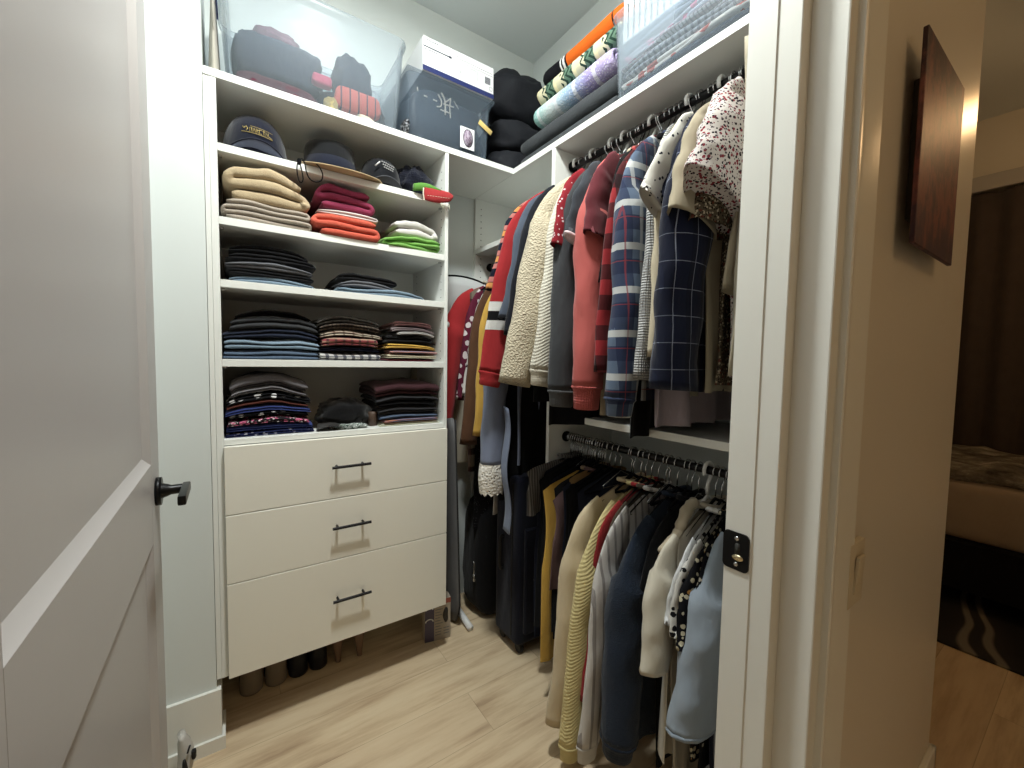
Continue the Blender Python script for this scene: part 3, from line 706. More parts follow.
# ================================================================== TOP BOARD LOAD
ZT = 2.133
def tapered_bin(x0, x1, y0, y1, z0, z1, tp, th, r, mat, parent, name='tub'):
    """open-topped storage tub: tapered walls with rounded corners and a rolled rim"""
    def ring(k, z):
        a0, a1, b0, b1 = x0 + tp * (1 - k) , x1 - tp * (1 - k), y0 + tp * (1 - k), y1 - tp * (1 - k)
        P = []
        for cx, cy, a in ((a1 - r, b1 - r, 0), (a0 + r, b1 - r, pi / 2), (a0 + r, b0 + r, pi), (a1 - r, b0 + r, 1.5 * pi)):
            for q in range(6): P.append(Vector((cx + r * cos(a + pi / 2 * q / 5), cy + r * sin(a + pi / 2 * q / 5), z)))
        return P
    c = Vector(((x0 + x1) / 2, (y0 + y1) / 2, 0)); H = z1 - z0
    R = []
    def sc(P, d): return [Vector((c.x + (p.x - c.x) * (1 - d), c.y + (p.y - c.y) * (1 - d), p.z)) for p in P]
    R.append(sc(ring(0, z0), .5)); R.append(sc(ring(0, z0), .06)); R.append(ring(0, z0 + .012))
    for k in (.2, .45, .7, .90): R.append(ring(k, z0 + H * k))
    R.append(sc(ring(.93, z0 + H * .93), -.02)); R.append(sc(ring(1, z0 + H * .97), -.028)); R.append(sc(ring(1, z1), -.02)); R.append(sc(ring(1, z1), .0))
    R.append(sc(ring(.90, z0 + H * .90), .012)); R.append(sc(ring(.45, z0 + H * .45), .012)); R.append(sc(ring(0, z0 + .014), .012)); R.append(sc(ring(0, z0 + .004), .5))
    n = len(R[0])
    b = grid(lambda i, j: R[j][i], n, len(R), True, capv=True)
    return obj(name, b, mat, parent)
b1 = thing('storage_bin', 'large milky clear plastic bin of clothes, leftmost on the top board', 'storage bin', (.27, 1.77, ZT))
tapered_bin(-.008, .574, 1.592, 1.925, ZT, 2.475, .022, .003, .035, M['clear'], b1)
b2 = thing('storage_bin', 'smoky clear plastic bin full of dark cloth, under the flat white box', 'storage bin', (.77, 1.77, ZT))
tapered_bin(.585, .962, 1.600, 1.930, ZT, 2.382, .010, .003, .03, M['smoky'], b2)
lid = hard(obj('lid', box(.578, .972, 1.594, 1.936, 2.382, 2.397, .006, 2), M['smoky'], b2))
bb = plain('mid_grey_tub_cloth', C_(60, 66, 78))
def heap(name, label, cat, c, s, mat, seed, amp=.25, e=.6, group=None, fr=2.0):
    o = obj(name, blob(c, s, seed, amp, fr, e), mat); return tag(o, label, cat, group)
GB1 = 'clothes inside the milky bin'
q = ZT + .005
heap('folded_trousers', 'slate blue trousers folded on the left inside the milky bin', 'trousers', (.160, 1.74, q + .130), (.135, .10, .078), cloth('slate_cloth', C_(44, 56, 78), 'soft'), 11, .14, .45, GB1)
heap('folded_scarf', 'mauve pink cloth lying on the slate trousers in the bin', 'scarf', (.150, 1.74, q + .222), (.080, .07, .030), cloth('mauve_cloth', C_(150, 108, 126), 'soft'), 12, .25, .8, GB1)
heap('folded_jumper', 'wine coloured jumper flat at the bottom of the milky bin', 'jumper', (.150, 1.70, q + .026), (.120, .085, .026), cloth('wine_cloth', C_(112, 34, 58), 'soft'), 13, .12, .5, GB1)
heap('folded_jacket', 'dark navy jacket spread along the bottom of the milky bin', 'jacket', (.400, 1.765, q + .052), (.135, .12, .052), cloth('navy_nylon', C_(34, 42, 62), 'soft'), 14, .16, .5, GB1)
heap('hooded_jacket', 'dark navy hood standing up inside the milky bin', 'hood', (.410, 1.75, q + .190), (.070, .060, .095), cloth('navy_hood', C_(40, 50, 72), 'soft'), 15, .22, .8, GB1)
sal = plaidm('salmon_print', C_(226, 98, 84), (('x', .03, .18, .1, C_(60, 60, 80), .9),))
heap('folded_shirt', 'salmon red shirt with dark stripes pressed to the front of the bin', 'shirt', (.405, 1.632, q + .066), (.080, .018, .040), sal, 16, .10, .5, GB1)
heap('sock', 'cream and yellow sock at the bottom front of the milky bin', 'sock', (.312, 1.630, q + .028), (.024, .016, .026), cloth('yellow_sock', C_(226, 196, 110), 'soft'), 17, .2, .8, GB1)
heap('sock', 'beige rolled sock under the salmon shirt in the bin', 'sock', (.430, 1.628, q + .014), (.034, .018, .013), cloth('beige_sock', C_(210, 196, 176), 'soft'), 18, .2, .8, GB1)
heap('pouch', 'small bright pink pouch in the middle of the milky bin', 'pouch', (.285, 1.640, q + .104), (.032, .018, .018), cloth('pink_cloth', C_(214, 70, 110), 'soft'), 19, .15, .5, GB1)
heap('duffel', 'dark blue-black bag filling the smoky bin', 'bag', (.775, 1.765, ZT + .122), (.160, .140, .114), cloth('blueblack_nylon', C_(44, 52, 64), 'soft'), 21, .10, .35)
# lettering marks on the bag inside the smoky bin: two interlocked letters
b = bmesh.new(); yy = 1.614
def stroke(P, r=.0028, b_=None): tube(smoothpts([(x, yy, z) for x, z in P], 4), r, 6, bm=b_)
cx, cz = .745, 2.312
stroke([(cx - .030, cz + .030), (cx - .016, cz + .010), (cx - .018, cz - .012), (cx - .036, cz - .020)], b_=b)
stroke([(cx - .016, cz + .042), (cx, cz + .014), (cx + .002, cz - .040)], .0034, b)
stroke([(cx + .026, cz + .034), (cx + .004, cz + .012)], b_=b)
stroke([(cx - .020, cz - .026), (cx + .020, cz - .026)], b_=b)
stroke([(cx + .026, cz + .034), (cx + .022, cz - .004), (cx + .026, cz - .044)], b_=b)
stroke([(cx - .006, cz + .002), (cx + .040, cz + .004)], b_=b)
stroke([(cx + .040, cz + .030), (cx + .062, cz + .004)], .002, b)
stroke([(cx - .052, cz + .002), (cx - .034, cz + .001)], b_=b); stroke([(cx - .090, cz + .004), (cx - .076, cz + .004)], b_=b); stroke([(cx - .118, cz + .026), (cx - .116, cz + .012)], b_=b)
o = obj('cap_emblem', b, plain('pale_thread', C_(210, 196, 176), .7)); tag(o, 'pale interlocked letters embroidered on cloth inside the smoky bin', 'emblem')
stk = thing('sticker_label', 'white rounded label with an oval badge on the front of the smoky bin', 'label', (.83, 1.6, ZT))
hard(obj('paper', box(.806, .872, 1.5925, 1.5935, ZT + .022, ZT + .108, .0004), M['whiteplastic'], stk))
b = bmesh.new(); prism_y([(.842 + .021 * cos(2 * pi * k / 28), ZT + .066 + .034 * sin(2 * pi * k / 28)) for k in range(28)], 1.5915, 1.5924, b)
obj('badge', b, printed('badge_print', C_(186, 172, 190), ((160, .3, C_(120, 90, 120), 1),)), stk)['label'] = 'mauve oval badge'
b = tube([(.842 + .0225 * cos(2 * pi * k / 28), 1.5918, ZT + .066 + .0355 * sin(2 * pi * k / 28)) for k in range(28)], .0013, 6, closed=True)
obj('badge_rim', b, plain('dark_rim', C_(54, 50, 70), .5), stk)
o = obj('ribbon', box(.892, .962, 1.5945, 1.5965, ZT + .128, ZT + .150, .0008, rot=(radians(26), 'Y')), cloth('yellow_ribbon', C_(222, 190, 96), 'weave')); tag(o, 'short yellow strip stuck to the right side of the smoky bin', 'ribbon')
wb = thing('flat_box', 'flat white cardboard box with a dark blue lower band, on the smoky bin', 'box', (.8, 1.72, 2.397))
hard(obj('carton', box(.640, .962, 1.590, 1.86, 2.3975, 2.527, .0015), plain('white_card', C_(232, 234, 236), .45), wb))
hard(obj('blue_band', box(.6395, .9625, 1.589, 1.5905, 2.3985, 2.418, .0003), plain('navy_ink', C_(30, 44, 104), .4), wb))['label'] = 'dark blue printed band'
ink = plain('grey_ink', C_(120, 124, 134), .5); dink = plain('dark_ink', C_(52, 58, 76), .5)
b = bmesh.new()
box(.641, .762, 1.5892, 1.5902, 2.487, 2.491, 0, bm=b)
box(.75, .762, 1.5891, 1.5902, 2.485, 2.493, 0, bm=b)
rn = random.Random(5)
for z, x0, x1, th in ((2.514, .655, .705, .0022), (2.478, .648, .700, .0022), (2.471, .648, .690, .0018), (2.506, .70, .80, .0012), (2.499, .80, .95, .0010), (2.489, .83, .95, .0008)):
    x = x0
    while x < x1: w = rn.uniform(.004, .010); box(x, x + w, 1.5893, 1.5902, z, z + th, 0, bm=b); x += w + .0018
hard(obj('text_lines', b, dink, wb))
b = bmesh.new()
for k in range(14): box(.918 + k * .0020, .918 + k * .0020 + (.0012 if k % 3 else .0007), 1.5893, 1.5902, 2.450, 2.478, 0, bm=b)
hard(obj('barcode', b, dink, wb))
b = bmesh.new(); yy = 1.5896
for P in ([(.80, 2.44), (.808, 2.474), (.832, 2.478), (.838, 2.444)], [(.85, 2.482), (.882, 2.480), (.884, 2.442)], [(.762, 2.45), (.77, 2.47), (.778, 2.456)], [(.812, 2.45), (.82, 2.462), (.826, 2.448)]):
    tube([(x, yy, z) for x, z in P], .0007, 4, bm=b)
tube([(.948 + .008 * cos(k), yy, 2.436 + .008 * sin(k)) for k in [2 * pi * t / 14 for t in range(14)]], .0008, 4, bm=b, closed=True)
obj('drawings', b, ink, wb)
# beige tote with navy strap, left of the milky bin
tt = thing('tote_bag', 'narrow beige bag with a navy strap, wedged left of the milky bin', 'bag', (-.028, 1.76, ZT))
obj('bag_body', grid(lambda i, j: Vector((-.026 + .020 * cos(2 * pi * i / 24) * (1 - .55 * j / 15), 1.76 + .125 * sin(2 * pi * i / 24) * (1 - .1 * j / 15), ZT + .001 + .26 * j / 15)), 24, 16, True, capv=True), cloth('beige_canvas', C_(190, 184, 170), 'weave'), tt)
obj('strap', grid(lambda i, j: Vector((-.030 + .014 * (j / 10) + (.004 if 3 <= i < 6 else 0), 1.616 + .012 * sin(j) * .2 + .002 * (i % 3), 2.56 - .26 * (j / 10) + .01 * (i if i < 3 else 5 - i))), 6, 11, True), cloth('navy_webbing', C_(28, 36, 66), 'weave'), tt)
# crumpled mesh pouch between the bins
heap('mesh_pouch', 'small black and grey mesh bundle squeezed between the two bins', 'pouch', (.573, 1.60, ZT + .026), (.011, .030, .026), printed('mesh_weave', C_(30, 30, 34), ((110, .3, C_(150, 152, 158), 1),)), 22, .4, .8)
# sleeping bags / black soft bag in the corner: three stacked bulges
GS = 'black soft rolls stacked in the corner'
nyl = cloth('black_nylon', C_(38, 40, 46), 'weave', sheen=.0, rough=.7)
heap('stuff_sack', 'black puffy roll at the bottom of the stack in the corner', 'sleeping bag', (1.225, 1.80, ZT + .078), (.180, .135, .080), nyl, 31, .13, .7, GS)
heap('stuff_sack', 'black puffy roll in the middle of the stack in the corner', 'sleeping bag', (1.225, 1.80, ZT + .228), (.180, .135, .080), nyl, 32, .14, .7, GS)
heap('stuff_sack', 'black puffy roll, topmost in the corner', 'sleeping bag', (1.225, 1.80, ZT + .425), (.185, .135, .125), nyl, 33, .16, .8, GS)

# ------------------------------------------------------------------ rolled blankets on the right board
def roll(name, label, y0, y1, xc, zc, rx, rz, mat, seed, turns=3, group=None, amp=.03, lean=0.0):
    """a blanket rolled up along Y: spiral seen at the near end"""
    n = 16 * turns; th = min(rx, rz) / (turns + .6)
    P = []
    for k in range(n + 1):
        a = 2 * pi * k / 16; f = .18 + .82 * k / n - .0
        P.append((cos(a) * (rx - th / 2) * f, sin(a) * (rz - th / 2) * f))
    m = len(P)
    def nr(i):
        a = P[max(0, i - 1)]; c = P[min(m - 1, i + 1)]; d = Vector((c[0] - a[0], c[1] - a[1])).normalized(); return d.y, -d.x
    S = [0, .004, .012, .03] + [.03 + (y1 - y0 - .06) * t / 14 for t in range(1, 14)] + [y1 - y0 - .03, y1 - y0 - .010, y1 - y0 - .003]
    K = [.35, .75, .95] + [1] * (len(S) - 5) + [.8, .4]
    def fn(i, j):
        q_, sd = (i, 1) if i < m else (2 * m - 1 - i, -1)
        a, b_ = nr(q_); k = K[j] * th * .47 * sd * (.5 if q_ in (0, m - 1) else 1)
        x = P[q_][0] + a * k; z = P[q_][1] + b_ * k; y = y0 + S[j]
        w = 1 + amp * nz(y * 6 + seed, x * 6, z * 6)
        y += .010 * nz(q_ * .25, seed, 1) * (1 - 2 * j / len(S))
        return Vector((xc + x * w + .006 * nz(y * 5, seed), y, zc + z * w + lean * (y - y0)))
    bm = grid(fn, 2 * m, len(S), True); bm.verts.ensure_lookup_table()
    for base in (0, (len(S) - 1) * 2 * m):
        for q_ in range(m - 1):
            try: bm.faces.new((bm.verts[base + q_], bm.verts[base + q_ + 1], bm.verts[base + 2 * m - 2 - q_], bm.verts[base + 2 * m - 1 - q_]))
            except ValueError: pass
    return tag(obj(name, bm, mat, loc=(xc, y0, zc - rz)), label, 'blanket', group)
GR = 'rolled blankets on the right top board'
def chevron():
    g = G('green_cream_chevron', .95, .1); v = g.coord(); x, y, z = g.sep(v)
    zig = g.math('PINGPONG', z, .016)
    row = g.math('FRACT', g.math('DIVIDE', g.math('ADD', y, g.math('MULTIPLY', zig, 1.3)), .026))
    in1 = g.math('LESS_THAN', g.math('FRACT', g.math('DIVIDE', y, .115)), .42)
    c = g.mix(in1, lin(206, 200, 170), lin(96, 122, 104))
    c = g.mix(g.math('MULTIPLY', g.math('LESS_THAN', row, .45), g.math('LESS_THAN', g.math('FRACT', g.math('DIVIDE', y, .115)), .62)), c, lin(44, 66, 56))
    c = g.mix(g.math('MULTIPLY', g.math('LESS_THAN', g.math('FRACT', g.math('ADD', g.math('DIVIDE', y, .115), .15)), .12), .8), c, lin(226, 214, 170))
    g.col(c); g.bump(g.noise(v, 300, 2)[0], .5, .003); return g.m
def pastel():
    g = G('pastel_knit', .95, .1); v = g.coord(); x, y, z = g.sep(v)
    c = g.ramp(g.math('ADD', g.math('DIVIDE', y, .55), .0), [(.0, lin(168, 156, 190)), (.22, lin(150, 140, 186)), (.45, lin(150, 176, 200)), (.62, lin(196, 206, 206)), (.8, lin(140, 186, 182)), (.95, lin(206, 206, 200))])
    sp = g.n('TexVoronoi', {'Vector': v, 'Scale': 130}).outputs[0]
    c = g.mix(g.math('MULTIPLY', g.math('LESS_THAN', sp, .28), .55), c, lin(232, 232, 230))
    c = g.mix(g.math('MULTIPLY', g.stripe(y, .11, .16, .3), .55), c, lin(224, 224, 226))
    g.col(c); g.bump(sp, .6, .004); return g.m
def orangeblack():
    g = G('black_orange_fleece', .9, .1); v = g.coord(); x, y, z = g.sep(v)
    c = g.mix(g.math('GREATER_THAN', y, .30), lin(206, 96, 34), lin(22, 22, 26))
    c = g.mix(g.math('MULTIPLY', g.math('GREATER_THAN', y, .31), g.math('LESS_THAN', y, .322)), c, lin(210, 210, 210))
    c = g.mix(g.math('MULTIPLY', g.math('GREATER_THAN', y, .330), g.math('LESS_THAN', y, .338)), c, lin(210, 210, 210))
    c = g.mix(g.math('MULTIPLY', g.math('GREATER_THAN', y, .045), g.math('LESS_THAN', y, .052)), c, lin(30, 26, 24))
    g.col(c); g.bump(g.noise(v, 250, 2)[0], .3, .002); return g.m
folded('blanket', 'thick dark grey blanket folded under the rolled blankets', 'blanket', 1.074, 1.40, ZT, .152, 1.03, 1.60, 2, cloth('charcoal_fleece', C_(66, 70, 74), 'towel', strength=.5), 101, GR, .005, 'x', .01)
roll('rolled_blanket', 'rolled knitted blanket in pastel blue and purple', 1.045, 1.50, 1.158, ZT + .203, .064, .050, pastel(), 3, 2, GR)
roll('rolled_blanket', 'rolled green and cream chevron blanket', 1.04, 1.50, 1.172, ZT + .292, .060, .047, chevron(), 5, 2, GR)
roll('rolled_blanket', 'rolled orange and black fleece blanket, topmost of the rolls', 1.04, 1.49, 1.198, ZT + .378, .058, .046, orangeblack(), 7, 2, GR)
# clear bin with folded clothes and a white plastic basket on top
b3 = thing('storage_bin', 'clear plastic bin of folded clothes at the near end of the right top board', 'storage bin', (1.24, .76, ZT))
tapered_bin(1.076, 1.425, .48, 1.02, ZT, 2.42, .012, .003, .03, M['clear'], b3)
G8 = 'clothes inside the right clear bin'
q = ZT + .006
for i, (lab, mt, h) in enumerate((('slate grey clothes filling the bottom of the right bin', cloth('slate_a', C_(64, 74, 96), 'soft'), .05),
        ('white cloth with red print low in the right bin', printed('red_print', C_(226, 220, 214), ((18, .25, C_(200, 76, 60), 1),)), .034),
        ('grey patterned top in the middle of the right bin', plaidm('grey_pattern', C_(150, 154, 164), (('y', .02, .4, 0, C_(86, 90, 104), .8),)), .034),
        ('grey striped jumper folded in the right bin', plaidm('stripe_b', C_(190, 190, 196), (('z', .010, .5, 0, C_(120, 70, 80), .7), ('y', .012, .3, 0, C_(60, 66, 80), .6))), .030),
        ('pink floral top near the top of the right bin', printed('pink_print', C_(176, 178, 194), ((30, .25, C_(216, 110, 150), 4),)), .034),
        ('blue grey jumper, topmost in the right bin', cloth('bluegrey_b', C_(120, 132, 156), 'soft'), .044))):
    h *= .80
    folded('folded_clothes', lab, 'clothes', 1.100, 1.395, q, h, .50, 1.0, 2, mt, 120 + i, G8, .008, 'y', .03, .6); q += h + .001
bk = thing('plastic_basket', 'white slotted plastic basket set on the clothes inside the right bin', 'basket', (1.24, .9, 2.425))
bx0, bx1, by0, by1, bz0, bz1 = 1.105, 1.39, .66, .985, 2.330, 2.52
b = bmesh.new()
for z in (bz0, bz0 + .06, bz0 + .12, bz1 - .012):
    tube([(bx0, by0, z), (bx1, by0, z), (bx1, by1, z), (bx0, by1, z)], .006, 6, bm=b, closed=True)
for k in range(15):
    y = by0 + (by1 - by0) * k / 14; box(bx0 - .003, bx0 + .003, y - .008, y + .008, bz0, bz1, .001, bm=b); box(bx1 - .003, bx1 + .003, y - .008, y + .008, bz0, bz1, .001, bm=b)
for k in range(11):
    x = bx0 + (bx1 - bx0) * k / 10; box(x - .008, x + .008, by0 - .003, by0 + .003, bz0, bz1, .001, bm=b); box(x - .008, x + .008, by1 - .003, by1 + .003, bz0, bz1, .001, bm=b)
hard(obj('slotted_wall', b, M['whiteplastic'], bk)); hard(obj('basket_floor', box(bx0, bx1, by0, by1, bz0, bz0 + .004, .001), M['whiteplastic'], bk))

# ================================================================== HANGERS AND GARMENTS
HP = .076        # rod axis to the neck of the hanger
def bendf(front, hw, dy, start=.05, p=1.35):
    def f(x):
        t = -x - start
        return 0.0 if t <= 0 else dy * (t / max(.02, hw - start)) ** p if t < hw - start else dy * (1 + .4 * (t - (hw - start)) / hw)
    return f
def hanger(y, zr, kind, label, hw=.19, bend=None, rx=RX, group=None, tilt=0, slope=.34):
    bend = bend or (lambda x: 0)
    nm = {'velvet': 'velvet_hanger', 'white': 'plastic_hanger', 'wire': 'wire_hanger'}[kind]
    h = thing(nm, label, 'hanger', (rx, y, zr), group)
    r = {'velvet': .0019, 'white': .0055, 'wire': .0018}[kind]; R = .0165 + r
    P = [(rx + R * cos(a) , y, zr + R * sin(a)) for a in [radians(d) for d in range(215, -31, -22)]]
    if kind == 'velvet' or kind == 'wire': P = P[::-1] if tilt else P
    P = [(x, yy + tilt * (zr - z) * .1, z) for x, yy, z in P]
    P += [(rx + .006, y, zr - R - .012), (rx, y, zr - R - .020), (rx, y, zr - HP + .004)]
    obj('hook', tube(P, r, 8), M['whiteplastic'] if kind == 'white' else M['chrome'], h)
    m = {'velvet': M['velvet'], 'white': M['whiteplastic'], 'wire': M['chrome']}[kind]
    ra = {'velvet': .0042, 'white': .0048, 'wire': .0018}[kind]; W = hw - .012
    top = [(x, -(slope + .02) * abs(x) + .01 * (1 - abs(x) / W) - .012) for x in [W * (k / 9 - 1) for k in range(19)]]
    P = [(rx + x, y + bend(x), zr - HP + z) for x, z in top]
    bar = [(rx + x, y + bend(x), zr - HP - (slope + .02) * W - .020) for x in [W * (1 - k / 6) for k in range(13)]]
    obj('arms', tube(P + bar, ra, 8, closed=True), m, h)
    return h

def rear(x): return x if x < .15 else .15 + (x - .15) * .62
def garment(name, label, cat, y, zr, mat, hw=.21, L=.72, T=.022, fy=None, flare=.0, sleeve='long', sl=.62, sr=.055, st=.026, ang=.15, seed=0, slope=.44, collar=True, colmat=None,
            cuff=None, hemmat=None, neck=.065, group=None, rx=RX, folds=1.0, smat=None, hook='velvet', hlabel=None, front_only=True, L2=None, sflare=0.0, drift=0.0, cufflen=.05):
    if sleeve == 'long': hw = hw - .044; sl *= 1.07; ang += .01
    dy = (fy - y) if fy is not None else 0.0
    bd = bendf(None, hw, dy)
    rnd = random.Random(seed * 13 + 5); ph = [rnd.uniform(0, 6.28) for _ in range(6)]
    zn = zr - HP
    root = thing(name, label, cat, (rx, y, zr - HP - L), group)
    def ztop(x):
        ax = abs(x)
        if ax < neck: return zn - slope * neck + .012 * 0 - .010 * (1 - (ax / neck) ** 2)
        return zn - slope * ax - .25 * max(0, ax - hw * .85) ** 1
    nu, nv = 44, 26
    def fn(i, j):
        s = 2 * pi * i / nu; v = j / (nv - 1)
        w = hw * (1 - .06 * sin(pi * min(1, v * 2.2))) + flare * v
        cx = cos(s); x = w * math.copysign(abs(cx) ** .85, cx)
        z = ztop(x * min(1, hw / w)) + (zn - L - ztop(x * min(1, hw / w))) * v
        if abs(cx) > .97: z -= .0
        t = T * (.10 + .90 * min(1, v / .16) ** .6)
        yv = t * sin(s)
        fa = folds * .010 * v ** .8
        fo = fa * sin(x * 46 + ph[0] + 2.2 * v) + fa * .7 * sin(x * 83 + ph[1] - 3 * v) + .007 * nz(x * 7 + seed, z * 4, 0) * min(1, v * 4)
        if v > .98: z += .006 * nz(x * 12, seed)
        return Vector((rx + rear(x), y + yv + fo + bd(x), z))
    b = grid(fn, nu, nv, True)
    obj('body', b, mat, root)
    # inner lining closes the hem softly
    if hemmat is not None:
        def hm(i, j):
            s = 2 * pi * i / nu; q = j / 4
            w = (hw + flare) * (1.0 - .04 * q); cx = cos(s); x = w * math.copysign(abs(cx) ** .85, cx)
            fa = folds * .010
            fo = fa * sin(x * 46 + ph[0] + 2.2) + fa * .7 * sin(x * 83 + ph[1] - 3)
            return Vector((rx + rear(x), y + (T + .002) * (1 - .15 * q) * sin(s) + fo + bd(x), zn - L + .012 - .055 * q))
        obj('hem_band', grid(hm, nu, 5, True), hemmat, root)
    if collar:
        cw = neck * .95
        P = []
        for k in range(20):
            a = 2 * pi * k / 20; P.append((rx + cw * cos(a), y + .020 * sin(a) + bd(cw * cos(a)), zn - slope * neck + .006 + .010 * cos(a) ** 2))
        obj('collar', tube(P, [.0075] * 20, 8, closed=True), colmat or mat, root)
    if sleeve:
        for sd in (-1, 1):
            zs = zn - slope * hw - .018
            A = ang if sd < 0 else .12
            n_ = 30; P = []
            px, pz = rx + sd * (hw - .052), zn - slope * (hw - .05) - sr * 1.02; P.append((px, pz))
            for k in range(1, n_):
                t = k / (n_ - 1)
                th = (pi / 2 - (A + (1.15 - A) * max(0, 1 - t * (2.3 if sleeve == 'long' else 1.6)) ** 1.5))  # angle from horizontal
                stp = sl / (n_ - 1)
                px += sd * cos(th) * stp; pz -= sin(th) * stp; P.append((px, pz))
            nr_ = 22
            def sf(i, j, sd=sd, P=P):
                t = j / (n_ - 1); a = 2 * pi * i / nr_
                x0, z0 = P[j]; x1, z1_ = P[min(j + 1, n_ - 1)]; xp, zp = P[max(0, j - 1)]
                d = Vector((x1 - xp, 0, z1_ - zp)).normalized(); nx_ = Vector((-d.z, 0, d.x))
                ra = (sr * 1.12 * (1 - t) ** 2 + sr * (1 - (1 - t) ** 2) * (1 - .16 * t)) + sflare * t
                rb = (T * .7 * (1 - t) + st * t) if t < .25 else st * (1 - .10 * t)
                rb = T * .75 * (1 - min(1, t * 4)) + rb * min(1, t * 4)
                k = 1 + .12 * nz(cos(a) * 1.3 + seed, sin(a) * 1.3 + t * 6, sd) + .10 * folds * (abs(nz(cos(a) * 2.2 + seed, sin(a) * 2.2 - t * 3, t * 5.5)) - .2) + .04 * sin(t * 22 + a * 2 + ph[2]) * (1 - abs(.5 - t))
                xx, zz = x0 + nx_.x * ra * cos(a) * k, z0 + nx_.z * ra * cos(a) * k
                yv = y + rb * sin(a) * k + .007 * sin(t * 5 + ph[3]) + bd(xx - rx) + drift * t * (1 if sd < 0 else 0)
                return Vector((rx + rear(xx - rx), yv, zz))
            rings = n_
            b = grid(sf, nr_, rings, True)
            b.verts.ensure_lookup_table()
            # turned-in opening
            last = [v for v in b.verts][-nr_:]; c = sum((v.co for v in last), Vector()) / nr_
            ins = [b.verts.new(c + (v.co - c) * .82 + Vector((0, 0, .02))) for v in last]
            for i in range(nr_): b.faces.new((last[i], last[(i + 1) % nr_], ins[(i + 1) % nr_], ins[i]))
            b.faces.new(ins)
            so = obj('sleeve', b, smat or mat, root)
            if cuff is not None:
                j0 = n_ - 1
                base = [sf(i, j0) for i in range(nr_)]; c = sum(base, Vector()) / nr_
                d = Vector((P[-1][0] - P[-3][0], 0, P[-1][1] - P[-3][1])).normalized()
                prof_ = [(0, 1.0), (.006, 1.03), (.012, .90), (cufflen * .6, .84), (cufflen, .80), (cufflen + .003, .70)]
                def cf(i, j):
                    o_, k = prof_[j]; return c + (base[i] - c) * k + d * (o_ - .006)
                obj('cuff', grid(cf, nr_, len(prof_), True, capv=True), cuff, so)
    if hook:
        hanger(y, zr, hook, hlabel or ' '.join(('hanger of the ' + label).split()[:16]), min(.17, hw - .02), bd, rx, (group + ', hangers') if group else None, rnd.choice((0, 0, 1)), slope)
    return root

# ---- fabrics for the hanging clothes
F_ = {}
F_['red'] = cloth('red_sweat', C_(178, 24, 32), 'weave'); F_['steel'] = cloth('steel_blue', C_(84, 94, 112), 'weave'); F_['nblack'] = cloth('blue_black', C_(28, 31, 40), 'weave')
F_['sherpa'] = cloth('cream_sherpa', C_(212, 198, 168), 'fleece', .75, strength=1.0, var=.1); F_['cable'] = cloth('ivory_cable', C_(222, 216, 198), 'cable', strength=.9, var=.06)
F_['charc'] = cloth('charcoal_sweat', C_(66, 68, 72), 'weave'); F_['salmon'] = cloth('salmon_sweat', C_(204, 92, 86), 'weave', var=.08); F_['salcuff'] = cloth('salmon_rib', C_(196, 84, 78), 'knit', strength=.5)
F_['polka'] = printed('red_polka', C_(150, 22, 38), ((62, .16, C_(226, 200, 204), 2),)); F_['slate'] = cloth('slate_polo', C_(62, 66, 74), 'weave'); F_['wine'] = cloth('wine_polo', C_(108, 38, 48), 'weave')
F_['trim'] = cloth('pink_white_trim', C_(226, 200, 204), 'knit')
F_['buffalo'] = cloth('red_black_check', C_(164, 24, 34), 'weave', stripes=(('x', .085, .5, .1, C_(22, 20, 24), .75), ('z', .085, .5, .2, C_(22, 20, 24), .75)))
F_['bplaid'] = cloth('blue_white_plaid', C_(92, 110, 136), 'weave', stripes=(('x', .10, .32, .15, C_(38, 50, 84), .8), ('z', .115, .34, .0, C_(34, 44, 78), .8), ('z', .115, .16, .45, C_(206, 208, 206), .85), ('x', .10, .12, .62, C_(206, 208, 206), .6), ('x', .10, .025, .0, C_(150, 50, 60), .7), ('z', .115, .025, .72, C_(150, 50, 60), .7)))
F_['greyknit'] = cloth('grey_white_knit', C_(196, 196, 194), 'knit', 1.2, strength=.8, stripes=(('z', .007, .38, 0, C_(96, 98, 102), .8),))
F_['greycard'] = cloth('grey_marl', C_(134, 132, 130), 'knit', 1.4, strength=.8, var=.3, stripes=(('y', .009, .4, 0, C_(86, 86, 88), .6),))
F_['beige'] = cloth('beige_linen', C_(204, 190, 160), 'weave', var=.1); F_['branch'] = printed('white_twig_print', C_(222, 218, 208), ((60, .15, C_(52, 52, 60), 4), (42, .10, C_(70, 66, 76), 8)))
F_['navy'] = cloth('navy_crepe', C_(24, 30, 50), 'weave'); F_['khaki'] = cloth('khaki_beige', C_(178, 164, 136), 'weave', var=.12)
F_['window'] = cloth('navy_windowpane', C_(24, 31, 58), 'weave', stripes=(('x', .052, .035, .2, C_(150, 158, 180), .8), ('z', .062, .03, .1, C_(150, 158, 180), .8), ('x', .052, .3, .5, C_(16, 20, 38), .5)))
F_['snake'] = printed('brown_mosaic_print', C_(92, 80, 62), ((120, .24, C_(186, 170, 140), 2), (150, .24, C_(40, 32, 28), 5), (60, .18, C_(110, 56, 40), 9)))
F_['floral'] = printed('ditsy_floral', C_(224, 214, 208), ((95, .22, C_(150, 46, 62), 1), (120, .22, C_(44, 36, 46), 6), (150, .17, C_(120, 96, 110), 11)))
F_['lilac'] = cloth('lilac_grey', C_(168, 152, 160), 'weave'); F_['cream'] = cloth('cream_cotton_b', C_(206, 192, 162), 'weave'); F_['black'] = cloth('black_jersey', C_(14, 14, 17), 'weave'); F_['black2'] = cloth('black_satin', C_(20, 19, 24), 'weave')
F_['kcuff'] = cloth('ivory_rib', C_(214, 206, 186), 'knit')

Z = ZU
GU = 'clothes on the upper rod'
